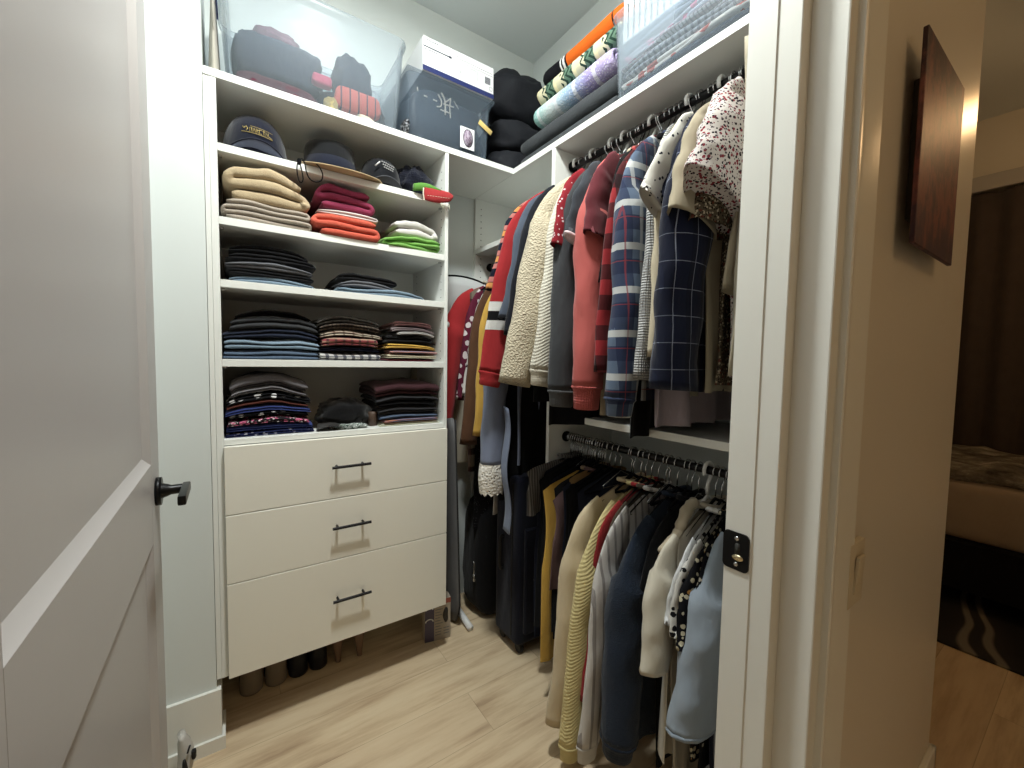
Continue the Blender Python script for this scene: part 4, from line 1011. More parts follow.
# far to near
g = garment('beaded_jersey', 'navy top with orange and pink bands, farthest on the upper rod', 'top', 1.262, Z, cloth('navy_banded', C_(22, 26, 44), 'weave', stripes=(('z', .052, .38, .1, C_(206, 120, 110), .9), ('z', .104, .22, .3, C_(230, 150, 60), .9))), hw=0.235, L=.5, fy=1.385, T=.012, sl=0.36, sr=.034, st=0.016, ang=.30, seed=1, hook='white', hlabel='white plastic hanger farthest along the upper rod')
g = garment('sports_sweatshirt', 'red sports sweatshirt with white and black arm stripes', 'sweatshirt', 1.236, Z, F_['red'], hw=0.215, L=.80, fy=1.3, T=0.012, sl=.66, sr=.060, st=0.02, ang=0.18, seed=2, cuff=F_['red'], hlabel='black hanger inside the red striped sweatshirt', drift=0.01)
# stripes and lettering on the near sleeve / chest, found by casting onto the sleeve
def wrap_band(root, z0, z1, mat, name, lab, k=1.03, idx=0):
    sl_ = [c for c in root.children if c.name.startswith('sleeve')][idx]; o_ = Vector(sl_['_org'])
    me = sl_.data; vs = [v.co + o_ for v in me.vertices]; nr_ = 22; rows = [vs[i * nr_:(i + 1) * nr_] for i in range(30)]
    def at(z, i):
        for r in range(29):
            a, c = rows[r][i], rows[r + 1][i]
            if a.z >= z >= c.z: t = (a.z - z) / max(1e-6, a.z - c.z); return a.lerp(c, t)
        return rows[-1][i]
    def fn(i, j):
        z = z0 + (z1 - z0) * j / 5; ring = [at(z, q_) for q_ in range(nr_)]; c = sum(ring, Vector()) / nr_
        return c + (ring[i] - c) * k
    o = obj(name, grid(fn, nr_, 6, True), mat, sl_); o['label'] = lab
wht = cloth('white_knit', C_(222, 220, 216), 'knit'); blk = F_['black']
wrap_band(g, 1.455, 1.490, wht, 'arm_stripe', 'white arm stripe'); wrap_band(g, 1.4205, 1.4545, blk, 'arm_stripe', 'black arm stripe'); wrap_band(g, 1.385, 1.420, wht, 'arm_stripe', 'white arm stripe')
b = bmesh.new()
P0 = Vector((.898, 1.345, 1.64))
def seg(a, c, r=.008): tube([P0 + Vector(a), P0 + Vector(c)], r, 6, bm=b)
seg((0, 0, .02), (0, .0, .09)); seg((0, 0, .09), (.018, -.02, .09)); seg((.018, -.02, .09), (.018, -.02, .02)); seg((.004, 0, .05), (.016, -.016, .05)); seg((0, .0, .0), (-.006, .0, -.06)); seg((-.006, .0, -.06), (.012, -.018, -.06)); seg((.012, -.018, .0), (.012, -.018, -.06))
o = obj('chest_letters', b, wht, g); o['label'] = 'white letters'
garment('shirt', 'steel blue shirt between the red sweatshirt and the black jacket', 'shirt', 1.2, Z, F_['steel'], hw=0.232, L=.70, fy=1.255, T=.016, sl=0.46, sr=.050, st=.020, ang=0.2, seed=3, drift=0.02)
garment('jacket', 'blue-black jacket directly behind the cream fleece one', 'jacket', 1.172, Z, F_['nblack'], hw=0.232, L=.74, fy=1.215, T=.018, sl=.52, sr=.052, st=.022, ang=0.18, seed=4, hook='white')
garment('fleece_jacket', 'cream sherpa fleece jacket with thick rounded sleeves', 'jacket', 1.1, Z, F_['sherpa'], hw=0.2, L=.80, fy=1.125, T=0.026, sl=0.7, sr=.068, st=0.056, ang=0.19, seed=5, slope=.36, folds=.5, cufflen=.02, drift=0.04)
garment('cable_jumper', 'ivory cable-knit jumper beside the cream fleece jacket', 'jumper', 1.078, Z, F_['cable'], hw=0.198, L=.78, fy=1.085, T=.022, sl=0.65, sr=.055, st=.030, ang=0.12, seed=6, cuff=F_['kcuff'], colmat=F_['kcuff'], hook='white', drift=0.0)
garment('blouse', 'thin dark navy blouse between the cable-knit and the polka-dot tops', 'blouse', 1.045, Z, F_['navy'], hw=.20, L=.60, fy=1.05, T=.012, sl=.30, sr=.045, st=.016, seed=7)
garment('polka_blouse', 'dark red short-sleeved top with white dots', 'top', 1.020, Z, F_['polka'], hw=.205, L=.68, fy=1.03, T=.016, sleeve='short', sl=.26, sr=.060, st=.022, ang=.30, seed=8, hook='white')
garment('sweatshirt', 'charcoal grey sweatshirt with wide hanging sleeves', 'sweatshirt', 0.995, Z, F_['charc'], hw=.200, L=.82, fy=1.015, T=.026, sl=.70, sr=.062, st=.040, ang=.06, seed=9, cuff=cloth('grey_rib', C_(84, 86, 88), 'knit'), slope=.42)
garment('polo_shirt', 'slate grey polo shirt with pink-edged short sleeve', 'polo shirt', .962, Z, F_['slate'], hw=.205, L=.62, fy=.965, T=.016, sleeve='short', sl=.24, sr=.060, st=.022, ang=.32, seed=10, cuff=F_['trim'], cufflen=.010)
garment('sweatshirt', 'salmon pink sweatshirt with a ribbed cuff', 'sweatshirt', .930, Z, F_['salmon'], hw=.200, L=.80, fy=0.93, T=.024, sl=.68, sr=.060, st=0.05, ang=.03, seed=11, cuff=F_['salcuff'], hemmat=F_['salcuff'], slope=.42, cufflen=.07)
garment('polo_shirt', 'wine red polo shirt in front of the salmon sweatshirt', 'polo shirt', .905, Z, F_['wine'], hw=.200, L=.64, fy=.905, T=.016, sleeve='short', sl=.25, sr=.056, st=.024, ang=.26, seed=12, hook='white')
garment('shirt', 'thin black shirt between the wine polo and the red check shirt', 'shirt', .880, Z, F_['black'], hw=.19, L=.70, T=.012, sl=.40, sr=.04, st=.014, seed=13)
garment('flannel_shirt', 'red and black buffalo check flannel shirt', 'shirt', .850, Z, F_['buffalo'], hw=.205, L=.80, fy=0.835, T=.016, sl=.64, sr=.050, st=.022, ang=.07, seed=14)
garment('flannel_shirt', 'blue and white plaid flannel shirt', 'shirt', .815, Z, F_['bplaid'], hw=.205, L=.82, fy=0.78, T=.022, sl=0.7, sr=.060, st=0.046, ang=.06, seed=15, cuff=F_['bplaid'])
garment('knit_cardigan', 'grey and white ribbed knit cardigan', 'cardigan', .772, Z, F_['greyknit'], hw=.200, L=.82, fy=0.715, T=.016, sl=.66, sr=.048, st=.024, ang=.05, seed=16, hook='white', slope=.42)
garment('marl_cardigan', 'long grey marl cardigan with a curved hem', 'cardigan', .742, Z, F_['greycard'], hw=.195, L=.86, fy=0.69, T=.020, sl=.50, sr=.046, st=.020, ang=.05, seed=17)
garment('blazer', 'beige linen jacket behind the white twig-print blouse', 'jacket', .705, Z, F_['beige'], hw=.200, L=.80, fy=.680, T=.022, sl=0.6, sr=.056, st=.026, ang=.05, seed=18, slope=.36, hook='velvet')
garment('twig_blouse', 'white blouse with a black twig print and flared sleeve', 'blouse', .672, Z, F_['branch'], hw=.190, L=.60, fy=.655, T=.014, sleeve='short', sl=.28, sr=.052, st=.020, ang=.50, seed=19, sflare=.02, slope=.42, hook='white')
garment('navy_blouse', 'plain navy blouse beside the twig-print one', 'blouse', .645, Z, F_['navy'], hw=.185, L=.62, fy=.635, T=.014, sleeve='short', sl=.26, sr=.050, st=.018, ang=.35, seed=20)
garment('plaid_dress', 'navy dress with a fine white windowpane check', 'dress', .618, Z, F_['window'], hw=0.225, L=.78, fy=.605, T=.024, flare=0.0, sleeve='long', sl=0.62, sr=0.085, st=0.046, ang=.05, seed=21, slope=.5)
garment('khaki_blouse', 'khaki beige blouse with a wide flared sleeve', 'blouse', .590, Z, F_['khaki'], hw=0.195, L=.78, fy=.580, T=.016, sleeve='short', sl=0.3, sr=0.066, st=0.034, ang=0.25, seed=22, sflare=.035, hook='velvet')
garment('mosaic_blouse', 'brown mosaic-print blouse with a gathered sleeve', 'blouse', .560, Z, F_['snake'], hw=0.18, L=.76, fy=.548, T=.016, sleeve='short', sl=0.3, sr=0.07, st=0.04, ang=0.12, seed=23, sflare=.02)
garment('floral_dress', 'white dress with tiny red and black flowers, nearest on the upper rod', 'dress', 0.53, Z, F_['floral'], hw=0.185, L=.74, fy=0.52, T=.020, sleeve='short', sl=0.27, sr=0.088, st=0.05, ang=0.42, seed=24, sflare=0.045, hook='velvet', slope=.36)
garment('taupe_cardigan', 'taupe fine-knit cardigan behind the floral dress', 'cardigan', 0.505, Z, F_['khaki'], hw=.15, L=.80, T=.010, sl=.5, sr=.035, st=.012, seed=25, slope=.30)
# longer things peeking out below the upper garments
garment('trousers_dress', 'long black dress reaching below the plaid flannel shirts', 'dress', .832, Z, F_['black'], hw=.17, L=.93, fy=.80, T=.014, sleeve=None, flare=.02, seed=26)
garment('long_skirt_dress', 'cream long top whose hem shows under the salmon sweatshirt', 'top', .948, Z, F_['cream'], hw=.18, L=.88, T=.012, sleeve=None, seed=27)
garment('black_tunic', 'black tunic whose hem hangs under the cream fleece jacket', 'tunic', 1.148, Z, F_['black'], hw=.20, L=.86, fy=1.24, T=.016, sleeve=None, seed=28, flare=.02)
garment('black_dress', 'longer black dress hanging below the black tunic', 'dress', 1.098, Z, F_['black2'], hw=.19, L=.94, fy=1.16, T=.016, sleeve=None, seed=29, flare=.02)
garment('lilac_dress', 'lilac grey dress hem under the grey cardigans', 'dress', .690, Z, F_['lilac'], hw=.18, L=.88, T=.016, sleeve=None, seed=30, flare=.04, folds=1.8)
# fringed scarf at the near end
sc = thing('fringed_scarf', 'beige fringed scarf slung over the upper rod beside the floral dress', 'scarf', (.93, .475, 1.12))
b = grid(lambda i, j: Vector(((.935 if j > 4 else 1.165 - .23 * (j / 5) ** .8) + .035 * (i / 7 - .5) + .004 * sin(j), .476 + .010 * sin(i * 1.6 + j * .3), (2.071 - .09 * j / 4) if j <= 4 else 1.965 - .72 * (j - 5) / 19)), 8, 25)
o = obj('cloth', b, cloth('beige_crepe', C_(196, 184, 158), 'weave'), sc); md = o.modifiers.new('thick', 'SOLIDIFY'); md.thickness = .005
b = bmesh.new()
for k in range(7):
    x = .921 + .005 * k; tube(smoothpts([(x, .478, 1.245), (x - .003, .474, 1.20), (x + .002 * (k % 3), .476, 1.15), (x + .003, .474, 1.115 + .008 * (k % 2))], 3), .003, 6, bm=b)
obj('fringe', b, cloth('beige_yarn', C_(200, 188, 160), 'knit'), sc)
# spare hooks between the garments
for k, y in enumerate((1.19, 1.06, 1.035, .975, .945, .865, .79, .757, .726, .632, .605)):
    hanger(y + .008, Z, 'velvet', 'thin black hanger crowded between the garments of the upper rod', .15, None, RX, 'thin black hangers on the upper rod', k % 2)

# ---------------- corner rod
ZC_ = ZCN; 
garment('coat', 'long cream coat, farthest back on the corner rod', 'coat', 1.885, ZC_, cloth('cream_wool', C_(206, 196, 172), 'weave'), hw=0.31, L=.95, fy=1.90, T=.014, sl=.70, sr=.055, st=.020, seed=41, hook='wire', ang=.2)
garment('coat', 'bright red coat hanging next to the shelving unit', 'coat', 1.835, ZC_, cloth('red_wool', C_(186, 26, 34), 'weave'), hw=.235, L=.92, fy=1.80, T=.028, sl=.72, sr=.062, st=.045, ang=.14, seed=42)
garment('puffer_vest', 'black puffy jacket beside the red coat', 'jacket', 1.775, ZC_, F_['nblack'], hw=.20, L=.62, fy=1.735, T=.022, sl=.40, sr=.04, st=.024, ang=.14, seed=43)
garment('floral_blouse', 'burgundy blouse with white flowers on the corner rod', 'blouse', 1.735, ZC_, printed('burgundy_floral', C_(104, 28, 56), ((26, .24, C_(226, 214, 216), 2),)), hw=.235, L=.64, fy=1.685, T=.014, sl=.50, sr=.045, st=.020, ang=.12, seed=44)
garment('grey_jacket', 'dark grey jacket between the burgundy and the brown garments', 'jacket', 1.695, ZC_, F_['charc'], hw=.20, L=.72, fy=1.66, T=.016, sl=.52, sr=.04, st=.020, seed=45)
garment('star_blouse', 'white blouse with small brown dots on the corner rod', 'blouse', 1.662, ZC_, printed('white_dot', C_(222, 216, 210), ((40, .18, C_(60, 50, 56), 3),)), hw=.215, L=.66, fy=1.645, T=.012, sl=.50, sr=.036, st=.012, seed=46)
garment('suede_coat', 'brown suede coat on the corner rod', 'coat', 1.625, ZC_, cloth('brown_suede', C_(98, 64, 40), 'towel'), hw=0.2, L=.86, fy=1.612, T=.018, sl=.70, sr=.048, st=.022, ang=.10, seed=47)
garment('raincoat', 'mustard yellow jacket beside the brown suede coat', 'jacket', 1.585, ZC_, cloth('mustard', C_(214, 164, 34), 'weave'), hw=0.19, L=.88, fy=1.565, T=.016, sl=.66, sr=.046, st=.020, ang=.08, seed=48)
gc = garment('chambray_blouse', 'pale blue chambray blouse with a lace hem and a hanging sash', 'blouse', 1.47, ZC_, cloth('blue_chambray', C_(128, 138, 164), 'weave'), hw=.21, L=.86, fy=1.43, T=.020, sl=.74, sr=.052, st=.044, ang=.06, seed=49, folds=1.6, sflare=.01)
def lace():
    g = G('white_lace', .9, .1); v = g.coord()
    vo = g.n('TexVoronoi', {'Vector': v, 'Scale': 95}).outputs[0]
    g.col(g.mix(g.math('LESS_THAN', vo, .22), lin(226, 222, 214), lin(70, 66, 62))); g.bump(vo, .9, .006); return g.m
sl_ = [c for c in gc.children if c.name.startswith('sleeve')][0]; o_ = Vector(sl_['_org']); ring = [v.co + o_ for v in sl_.data.vertices][29 * 22:30 * 22]
c = sum(ring, Vector()) / 22
obj('lace_trim', grid(lambda i, j: c + (ring[i] - c) * (1.0 + .12 * sin(j / 9 * pi) + .05 * sin(i * 2.1) * j / 9) + Vector((0, 0, .01 - .115 * j / 9 - .012 * (i % 2) * (j == 9))), 22, 10, True), lace(), sl_)['label'] = 'white lace trim'
b = grid(lambda i, j: Vector((.905 + .010 * sin(j * .4) , 1.365 + .036 * (i / 5 - .5) * (1 + .25 * j / 24) - .02 * j / 24, 1.08 - .50 * j / 24 + .010 * (i / 5))), 6, 25)
o = obj('sash', b, cloth('blue_sash', C_(128, 140, 166), 'weave'), gc); md = o.modifiers.new('t', 'SOLIDIFY'); md.thickness = .004
garment('yellow_floral_blouse', 'yellow and cream floral top behind the chambray blouse', 'top', 1.545, ZC_, printed('yellow_floral', C_(222, 206, 160), ((30, .25, C_(216, 160, 30), 2), (24, .2, C_(196, 110, 90), 6))), hw=.20, L=.92, fy=1.53, T=.014, sleeve=None, seed=50)
garment('black_gown', 'long black dress reaching low behind the chambray blouse', 'dress', 1.455, ZC_, F_['black'], hw=.20, L=1.02, T=.020, sleeve=None, seed=51, flare=.02)
garment('black_gown', 'long black glittering dress under the red coat', 'dress', 1.715, ZC_, printed('black_glitter', C_(18, 17, 20), ((120, .12, C_(110, 108, 112), 2),)), hw=.20, L=1.22, fy=1.68, T=.022, sleeve=None, seed=52, flare=.02)
garment('plaid_skirt', 'tan and brown plaid wrap hanging behind the black dresses', 'wrap', 1.79, ZC_, cloth('tan_brown_plaid', C_(150, 138, 118), 'weave', stripes=(('z', .09, .35, .1, C_(46, 24, 24), .9), ('x', .07, .3, .2, C_(90, 50, 44), .6))), hw=.215, L=.96, fy=1.755, T=.012, sleeve=None, seed=53)
garment('white_nightdress', 'long white dress whose hem shows above the suitcase', 'dress', 1.565, ZC_, cloth('white_cotton_b', C_(206, 206, 206), 'weave'), hw=.19, L=1.12, T=.010, sleeve=None, seed=54)
garment('fur_stole', 'dark grey fuzzy stole among the corner clothes', 'stole', 1.64, ZC_, cloth('grey_fuzz', C_(58, 56, 58), 'fleece', strength=1), hw=.215, L=.90, fy=1.63, T=.016, sleeve=None, seed=55)
for k in range(4): hanger(1.42 - .03 * k, ZC_, 'velvet', 'black hanger at the near end of the corner rod', .16, None, RX, 'black hangers on the corner rod', k % 2)
# sheer hooped garment cover at the back
hc = thing('garment_cover', 'sheer white cover with a black hoop, behind the red coat', 'garment cover', (.93, 1.87, 1.45))
hoop = [(.955 + .20 * cos(a), 1.868, 1.60 + .085 * sin(a)) for a in [pi * k / 18 for k in range(19)]]
obj('hoop', tube(hoop, .005, 8), M['velvet'], hc)
b = grid(lambda i, j: Vector((hoop[i][0], 1.868 + .012 * sin(i) * j / 8, hoop[i][2] * (1 - j / 8) + 1.30 * j / 8)), 19, 9)
o = obj('sheer_cloth', b, M['sheer'], hc); md = o.modifiers.new('t', 'SOLIDIFY'); md.thickness = .002
o = obj('security_tag', prism_x(el(1.62, 1.415, .012, .012, 24), .802, .806), M['whiteplastic']); 
bpy.data.objects.remove(o)
o = obj('round_tag', prism_x(el(1.78, 1.432, .016, .016, 24), .842, .846), M['whiteplastic'], hc); o['label'] = 'small round white tag'

# ---------------- lower rod
Z = ZL
GL = 'clothes on the lower rod'
for k in range(10):
    garment('black_trousers', 'black trousers draped on a black hanger in the dark far end of the lower rod', 'trousers', 1.245 - .025 * k, Z, F_['black'] if k % 3 else F_['navy'], hw=.185 + .01 * (k % 3), L=.70 - .05 * (k % 3), T=.008, sleeve=None, collar=False, seed=60 + k, neck=.02, slope=.30, group='black trousers on the lower rod', hlabel='black velvet hanger at the far end of the lower rod')

garment('yellow_scarf', 'bright yellow scarf hanging low among the dark trousers', 'scarf', 1.135, Z, cloth('yellow_silk', C_(216, 168, 30), 'weave'), hw=0.235, L=0.72, fy=1.145, T=0.016, sleeve=None, collar=False, seed=70, slope=.3)
garment('mauve_dress', 'mauve brown dress beside the yellow scarf', 'dress', 1.105, Z, cloth('mauve_brown', C_(112, 84, 84), 'weave'), hw=0.222, L=0.44, fy=1.105, T=0.016, sleeve=None, seed=71)
garment('mustard_trousers', 'mustard brown trousers over a black hanger bar', 'trousers', 1.095, Z, cloth('mustard_brown', C_(150, 112, 52), 'weave'), hw=.155, L=.42, T=.014, sleeve=None, collar=False, seed=72, slope=.2)
garment('camel_blouse', 'camel top with scalloped edge near the mustard trousers', 'top', 1.125, Z, cloth('camel', C_(160, 132, 100), 'weave'), hw=.17, L=.40, T=.010, sleeve=None, seed=73)
garment('striped_jersey', 'fine grey and white striped top at the far end of the lower rod', 'top', 1.262, Z, cloth('grey_pinstripe', C_(120, 116, 112), 'weave', stripes=(('x', .012, .45, 0, C_(60, 58, 60), .8),)), hw=.24, L=.20, T=.014, fy=1.24, sleeve=None, seed=74, slope=.10)
garment('blazer', 'cream blazer at the front of the lower rod', 'blazer', 0.945, Z, cloth('cream_blazer', C_(216, 196, 158), 'weave', var=.08), hw=.215, L=.74, fy=0.955, T=.022, sl=0.66, sr=.060, st=.034, ang=.10, seed=75, slope=.44)
garment('cable_cardigan', 'pale yellow cable-knit cardigan on the lower rod', 'cardigan', 0.905, Z, cloth('pale_yellow_cable', C_(226, 208, 138), 'cable', strength=.9, var=.07), hw=.210, L=.74, fy=0.9, T=.020, sl=.70, sr=.054, st=.032, ang=.08, seed=76, slope=.46, cuff=cloth('yellow_rib', C_(220, 202, 132), 'knit'))
garment('red_cardigan', 'red cardigan between the yellow and the taupe garments', 'cardigan', 0.885, Z, cloth('red_knit', C_(170, 30, 36), 'knit'), hw=.205, L=.66, fy=0.88, T=.014, sl=.56, sr=.045, st=.018, ang=.08, seed=77, slope=.46)
garment('taupe_jacket', 'dark taupe jacket beside the red cardigan', 'jacket', 0.862, Z, cloth('taupe', C_(84, 72, 58), 'weave'), hw=.200, L=.60, fy=0.86, T=.012, sl=.50, sr=.04, st=.014, ang=.08, seed=78, slope=.46)
garment('striped_shirt', 'white shirt with grey stripes and a buttoned cuff', 'shirt', 0.835, Z, cloth('white_stripe', C_(214, 210, 206), 'weave', stripes=(('x', .030, .3, 0, C_(120, 112, 112), .7),)), hw=.212, L=.80, fy=0.835, T=.014, sl=0.66, sr=.052, st=.022, ang=.08, seed=79, slope=.46, cuff=cloth('white_cuff', C_(206, 202, 196), 'weave'))
garment('navy_jumper', 'big navy fuzzy jumper in the middle of the lower rod', 'jumper', 0.765, Z, cloth('navy_wool', C_(36, 48, 66), 'fleece', 1.5, strength=.5, var=.1), hw=.215, L=.74, fy=0.752, T=.032, sl=0.56, sr=.066, st=0.058, ang=.08, seed=80, slope=.42, folds=.5, cuff=cloth('navy_rib', C_(30, 40, 56), 'knit'))
garment('black_coat', 'black garment between the navy jumper and the cream tee', 'coat', 0.715, Z, F_['black'], hw=.19, L=.80, T=.014, sl=.5, sr=.04, st=.014, seed=81, slope=.4)
garment('cream_tee', 'cream top with a ribbed loose sleeve on the lower rod', 'top', 0.665, Z, cloth('cream_rib', C_(218, 210, 190), 'weave', var=.06), hw=.190, L=.72, fy=0.652, T=.020, sleeve='short', sl=0.32, sr=.060, st=.032, ang=.16, seed=82, slope=.5, hook='white', folds=1.3)
garment('beige_dress', 'beige grey dress hanging long under the cream top', 'dress', 0.64, Z, cloth('beige_grey', C_(170, 160, 142), 'weave'), hw=.185, L=.84, fy=0.632, T=.018, sleeve=None, seed=83, folds=1.8, slope=.4)
garment('white_tee', 'plain white t-shirt squeezed on the lower rod', 't-shirt', 0.622, Z, cloth('white_tee_c', C_(222, 224, 226), 'weave'), hw=.185, L=.50, fy=0.612, T=.012, sleeve='short', sl=.20, sr=.045, st=.014, ang=.25, seed=84, slope=.5)
garment('leaf_blouse', 'white blouse with black leaf edging', 'blouse', 0.602, Z, printed('leaf_print', C_(214, 212, 206), ((50, .24, C_(28, 28, 32), 3),)), hw=.182, L=.52, fy=0.596, T=.012, sleeve='short', sl=.22, sr=.048, st=.014, ang=.25, seed=85, slope=.5)
garment('tropical_shirt', 'black shirt with cream and gold leaf print', 'shirt', 0.584, Z, printed('tropical', C_(22, 22, 26), ((52, .22, C_(206, 196, 164), 3), (30, .14, C_(200, 140, 50), 8))), hw=.178, L=.66, fy=0.576, T=.014, sleeve='short', sl=.24, sr=.050, st=.018, ang=.22, seed=86, slope=.5)
garment('black_blouse', 'black blouse with sparse pale flowers', 'blouse', 0.566, Z, printed('sparse_flower', C_(20, 20, 24), ((30, .12, C_(170, 160, 140), 5),)), hw=.170, L=.68, fy=0.556, T=.014, sleeve='short', sl=.24, sr=.048, st=.016, ang=.18, seed=87, slope=.5)
garment('puff_sleeve_blouse', 'light blue blouse with a gathered puff sleeve, nearest on the lower rod', 'blouse', 0.548, Z, cloth('light_blue_crepe', C_(156, 170, 186), 'weave', var=.06), hw=0.185, L=.78, fy=0.548, T=.024, sleeve='long', sl=0.42, sr=0.066, st=0.046, ang=.12, seed=88, slope=.40, folds=1.5, cuff=cloth('light_blue_cuff', C_(150, 164, 180), 'knit'), cufflen=.02, sflare=.03)
garment('black_skirt', 'black skirt hanging low under the light blue blouse', 'skirt', .552, Z, F_['navy'], hw=.150, L=.86, T=.014, sleeve=None, seed=89)
for k, y in enumerate((1.255, 1.232, 1.207, 1.182, 1.157, 1.132, 1.107, 1.08, 1.05, .99, .94, .90, .81, .79, .735, .69)):
    hanger(y + .004 * sin(k * 3), Z, 'velvet' if k % 3 else 'wire', 'thin hanger with a steel hook crowded on the lower rod', .10, None, RX, 'thin hangers on the lower rod', k % 2)
# a bare beige twisted strap on its hanger
o = obj('twisted_scarf', tube(smoothpts([(1.10, .668, .872), (1.06, .664, .858), (1.03, .660, .826), (1.02, .662, .80), (.985, .664, .778), (.95, .668, .762)], 4), [.016, .015, .017, .014, .016, .018, .015, .014, .016, .017, .014, .015, .017, .015, .014, .016, .015, .014, .013, .012, .010][:21], 10), cloth('beige_twist', C_(190, 174, 146), 'weave')); tag(o, 'beige twisted scarf looped over a lower hanger', 'scarf')

# ================================================================== ON THE FLOOR
def prism_z(P, z0, z1, bm=None):
    b = bm if bm is not None else bmesh.new()
    a = [b.verts.new((x, y, z0)) for x, y in P]; c = [b.verts.new((x, y, z1)) for x, y in P]
    for i in range(len(P)): k = (i + 1) % len(P); b.faces.new((a[i], a[k], c[k], c[i]))
    b.faces.new(a[::-1]); b.faces.new(c); return b
def boot(cx, cy, h, r, mat, name, label, cat, toe=.0, grp=None, face=1):
    o = thing(name, label, cat, (cx, cy, 0), grp)
    pts = [(0.001, 1.0, 1.05), (.012, 1.02, 1.08), (.05, .98, 1.02), (.10, .95, .98), (.16, .97, 1.0), (h, 1.0, 1.05), (h, .9, .95), (h - .03, .86, .9)]
    b = grid(lambda i, j: Vector((cx + r * pts[j][1] * cos(2 * pi * i / 24), cy + r * pts[j][2] * sin(2 * pi * i / 24), pts[j][0])), 24, len(pts), True, capv=True)
    obj('shaft', b, mat, o)
    b = blob((cx, cy + .080, .034), (r * .9, .085, .034), 4, .06, 2, .85, 24, 14); obj('foot', b, mat, o)
    hard(obj('sole', prism_z([(cx + r * 1.02 * cos(2 * pi * k / 28), cy + .065 + (.100) * sin(2 * pi * k / 28)) for k in range(28)], .0, .010), M['blackplastic'], o))
    return o
tanl = cloth('tan_suede', C_(150, 134, 112), 'towel', strength=.3); blkl = plain('black_leather', C_(26, 28, 36), .45, .4); camel = plain('camel_leather', C_(150, 118, 92), .5, .3)
boot(.045, 1.800, .175, .038, tanl, 'ankle_boot', 'tan suede boot at the far left under the drawers', 'boot')
boot(.127, 1.800, .175, .037, tanl, 'ankle_boot', 'tan suede boot beside the black ones under the drawers', 'boot')
boot(.205, 1.800, .175, .034, blkl, 'ankle_boot', 'black leather boot next to the tan suede pair', 'boot')
boot(.279, 1.800, .175, .034, blkl, 'ankle_boot', 'black leather boot next to the camel heels', 'boot')
def pump(cx, cy, label):
    o = thing('heeled_shoe', label, 'shoe', (cx, cy, 0))
    b = grid(lambda i, j: Vector((cx + [.010, .011, .016, .025, .031, .030, .026][j] * cos(2 * pi * i / 20), cy + [.0, 0, .006, .016, .02, .02, .02][j] + [.010, .011, .017, .028, .034, .034, .03][j] * sin(2 * pi * i / 20), [0, .01, .05, .09, .125, .155, .150][j])), 20, 7, True, capv=True)
    obj('heel', b, camel, o)
    def uf(i, j):
        t = j / 11; a = pi * i / 14 + pi
        w = .032 * (1 - .65 * max(0, t - .6) ** 1 / .4); z = .11 * (1 - min(1, t * 1.5)) + .012; dp = (.045 if t < .25 else .045 - .02 * (t - .25))
        return Vector((cx + w * cos(a), cy + .03 + .21 * t, z + .02 + dp * (1 if i in (0, 14) else 0) - .02 * sin(-a)))
    obj('upper', grid(uf, 15, 12), camel, o)['label'] = 'camel leather upper'
pump(.352, 1.775, 'camel high-heeled shoe, nearer the black boots'); pump(.436, 1.765, 'camel high-heeled shoe, nearer the small carton')
# little printed carton
ct = thing('small_carton', 'small printed carton standing under the right end of the drawers', 'box', (.76, 1.71, 0))
hard(obj('carton', box(.700, .818, 1.668, 1.72, 0, .190, .001, rot=(radians(-10), 'Z')), plain('tan_card', C_(190, 176, 156), .6), ct))
def place_rot(bm): bmesh.ops.rotate(bm, verts=bm.verts, cent=Vector((.759, 1.694, 0)), matrix=Matrix.Rotation(radians(-10), 3, 'Z')); return bm
hard(obj('purple_panel', place_rot(box(.7005, .742, 1.6672, 1.6679, .002, .188, 0)), plain('purple_ink', C_(92, 84, 112), .5), ct))['label'] = 'purple printed panel'
b = box(.742, .818, 1.6672, 1.6679, .166, .188, 0); hard(obj('red_flap', place_rot(b), plain('red_ink', C_(176, 84, 62), .5), ct))['label'] = 'red printed top edge'
b = bmesh.new(); rn = random.Random(8)
for k in range(11):
    z = .155 - k * .013; x1 = .748 + rn.uniform(.02, .034); box(.747, x1, 1.6668, 1.6672, z, z + .003, 0, bm=b)
    if k > 7: box(.785, .812, 1.6668, 1.6672, z, z + .003, 0, bm=b)
hard(obj('small_print', place_rot(b), ink, ct))
b = bmesh.new(); prism_y([(.795 + .012 * sin(a) * (1 + .2 * sin(3 * a)), .112 + .036 * cos(a)) for a in [2 * pi * t / 20 for t in range(20)]], 1.6666, 1.6672, b)
obj('dark_picture', place_rot(b), plain('dark_print', C_(60, 54, 50), .5), ct)['label'] = 'dark printed bottle-shaped picture'
b = bmesh.new()
for z, r in ((.150, .015), (.095, .017)): tube([(.7205 + r * cos(a), 1.6668, z + r * .7 * sin(a)) for a in [pi * t / 10 for t in range(11)]], .003, 5, bm=b)
obj('white_swirl', place_rot(b), M['whiteplastic'], ct)
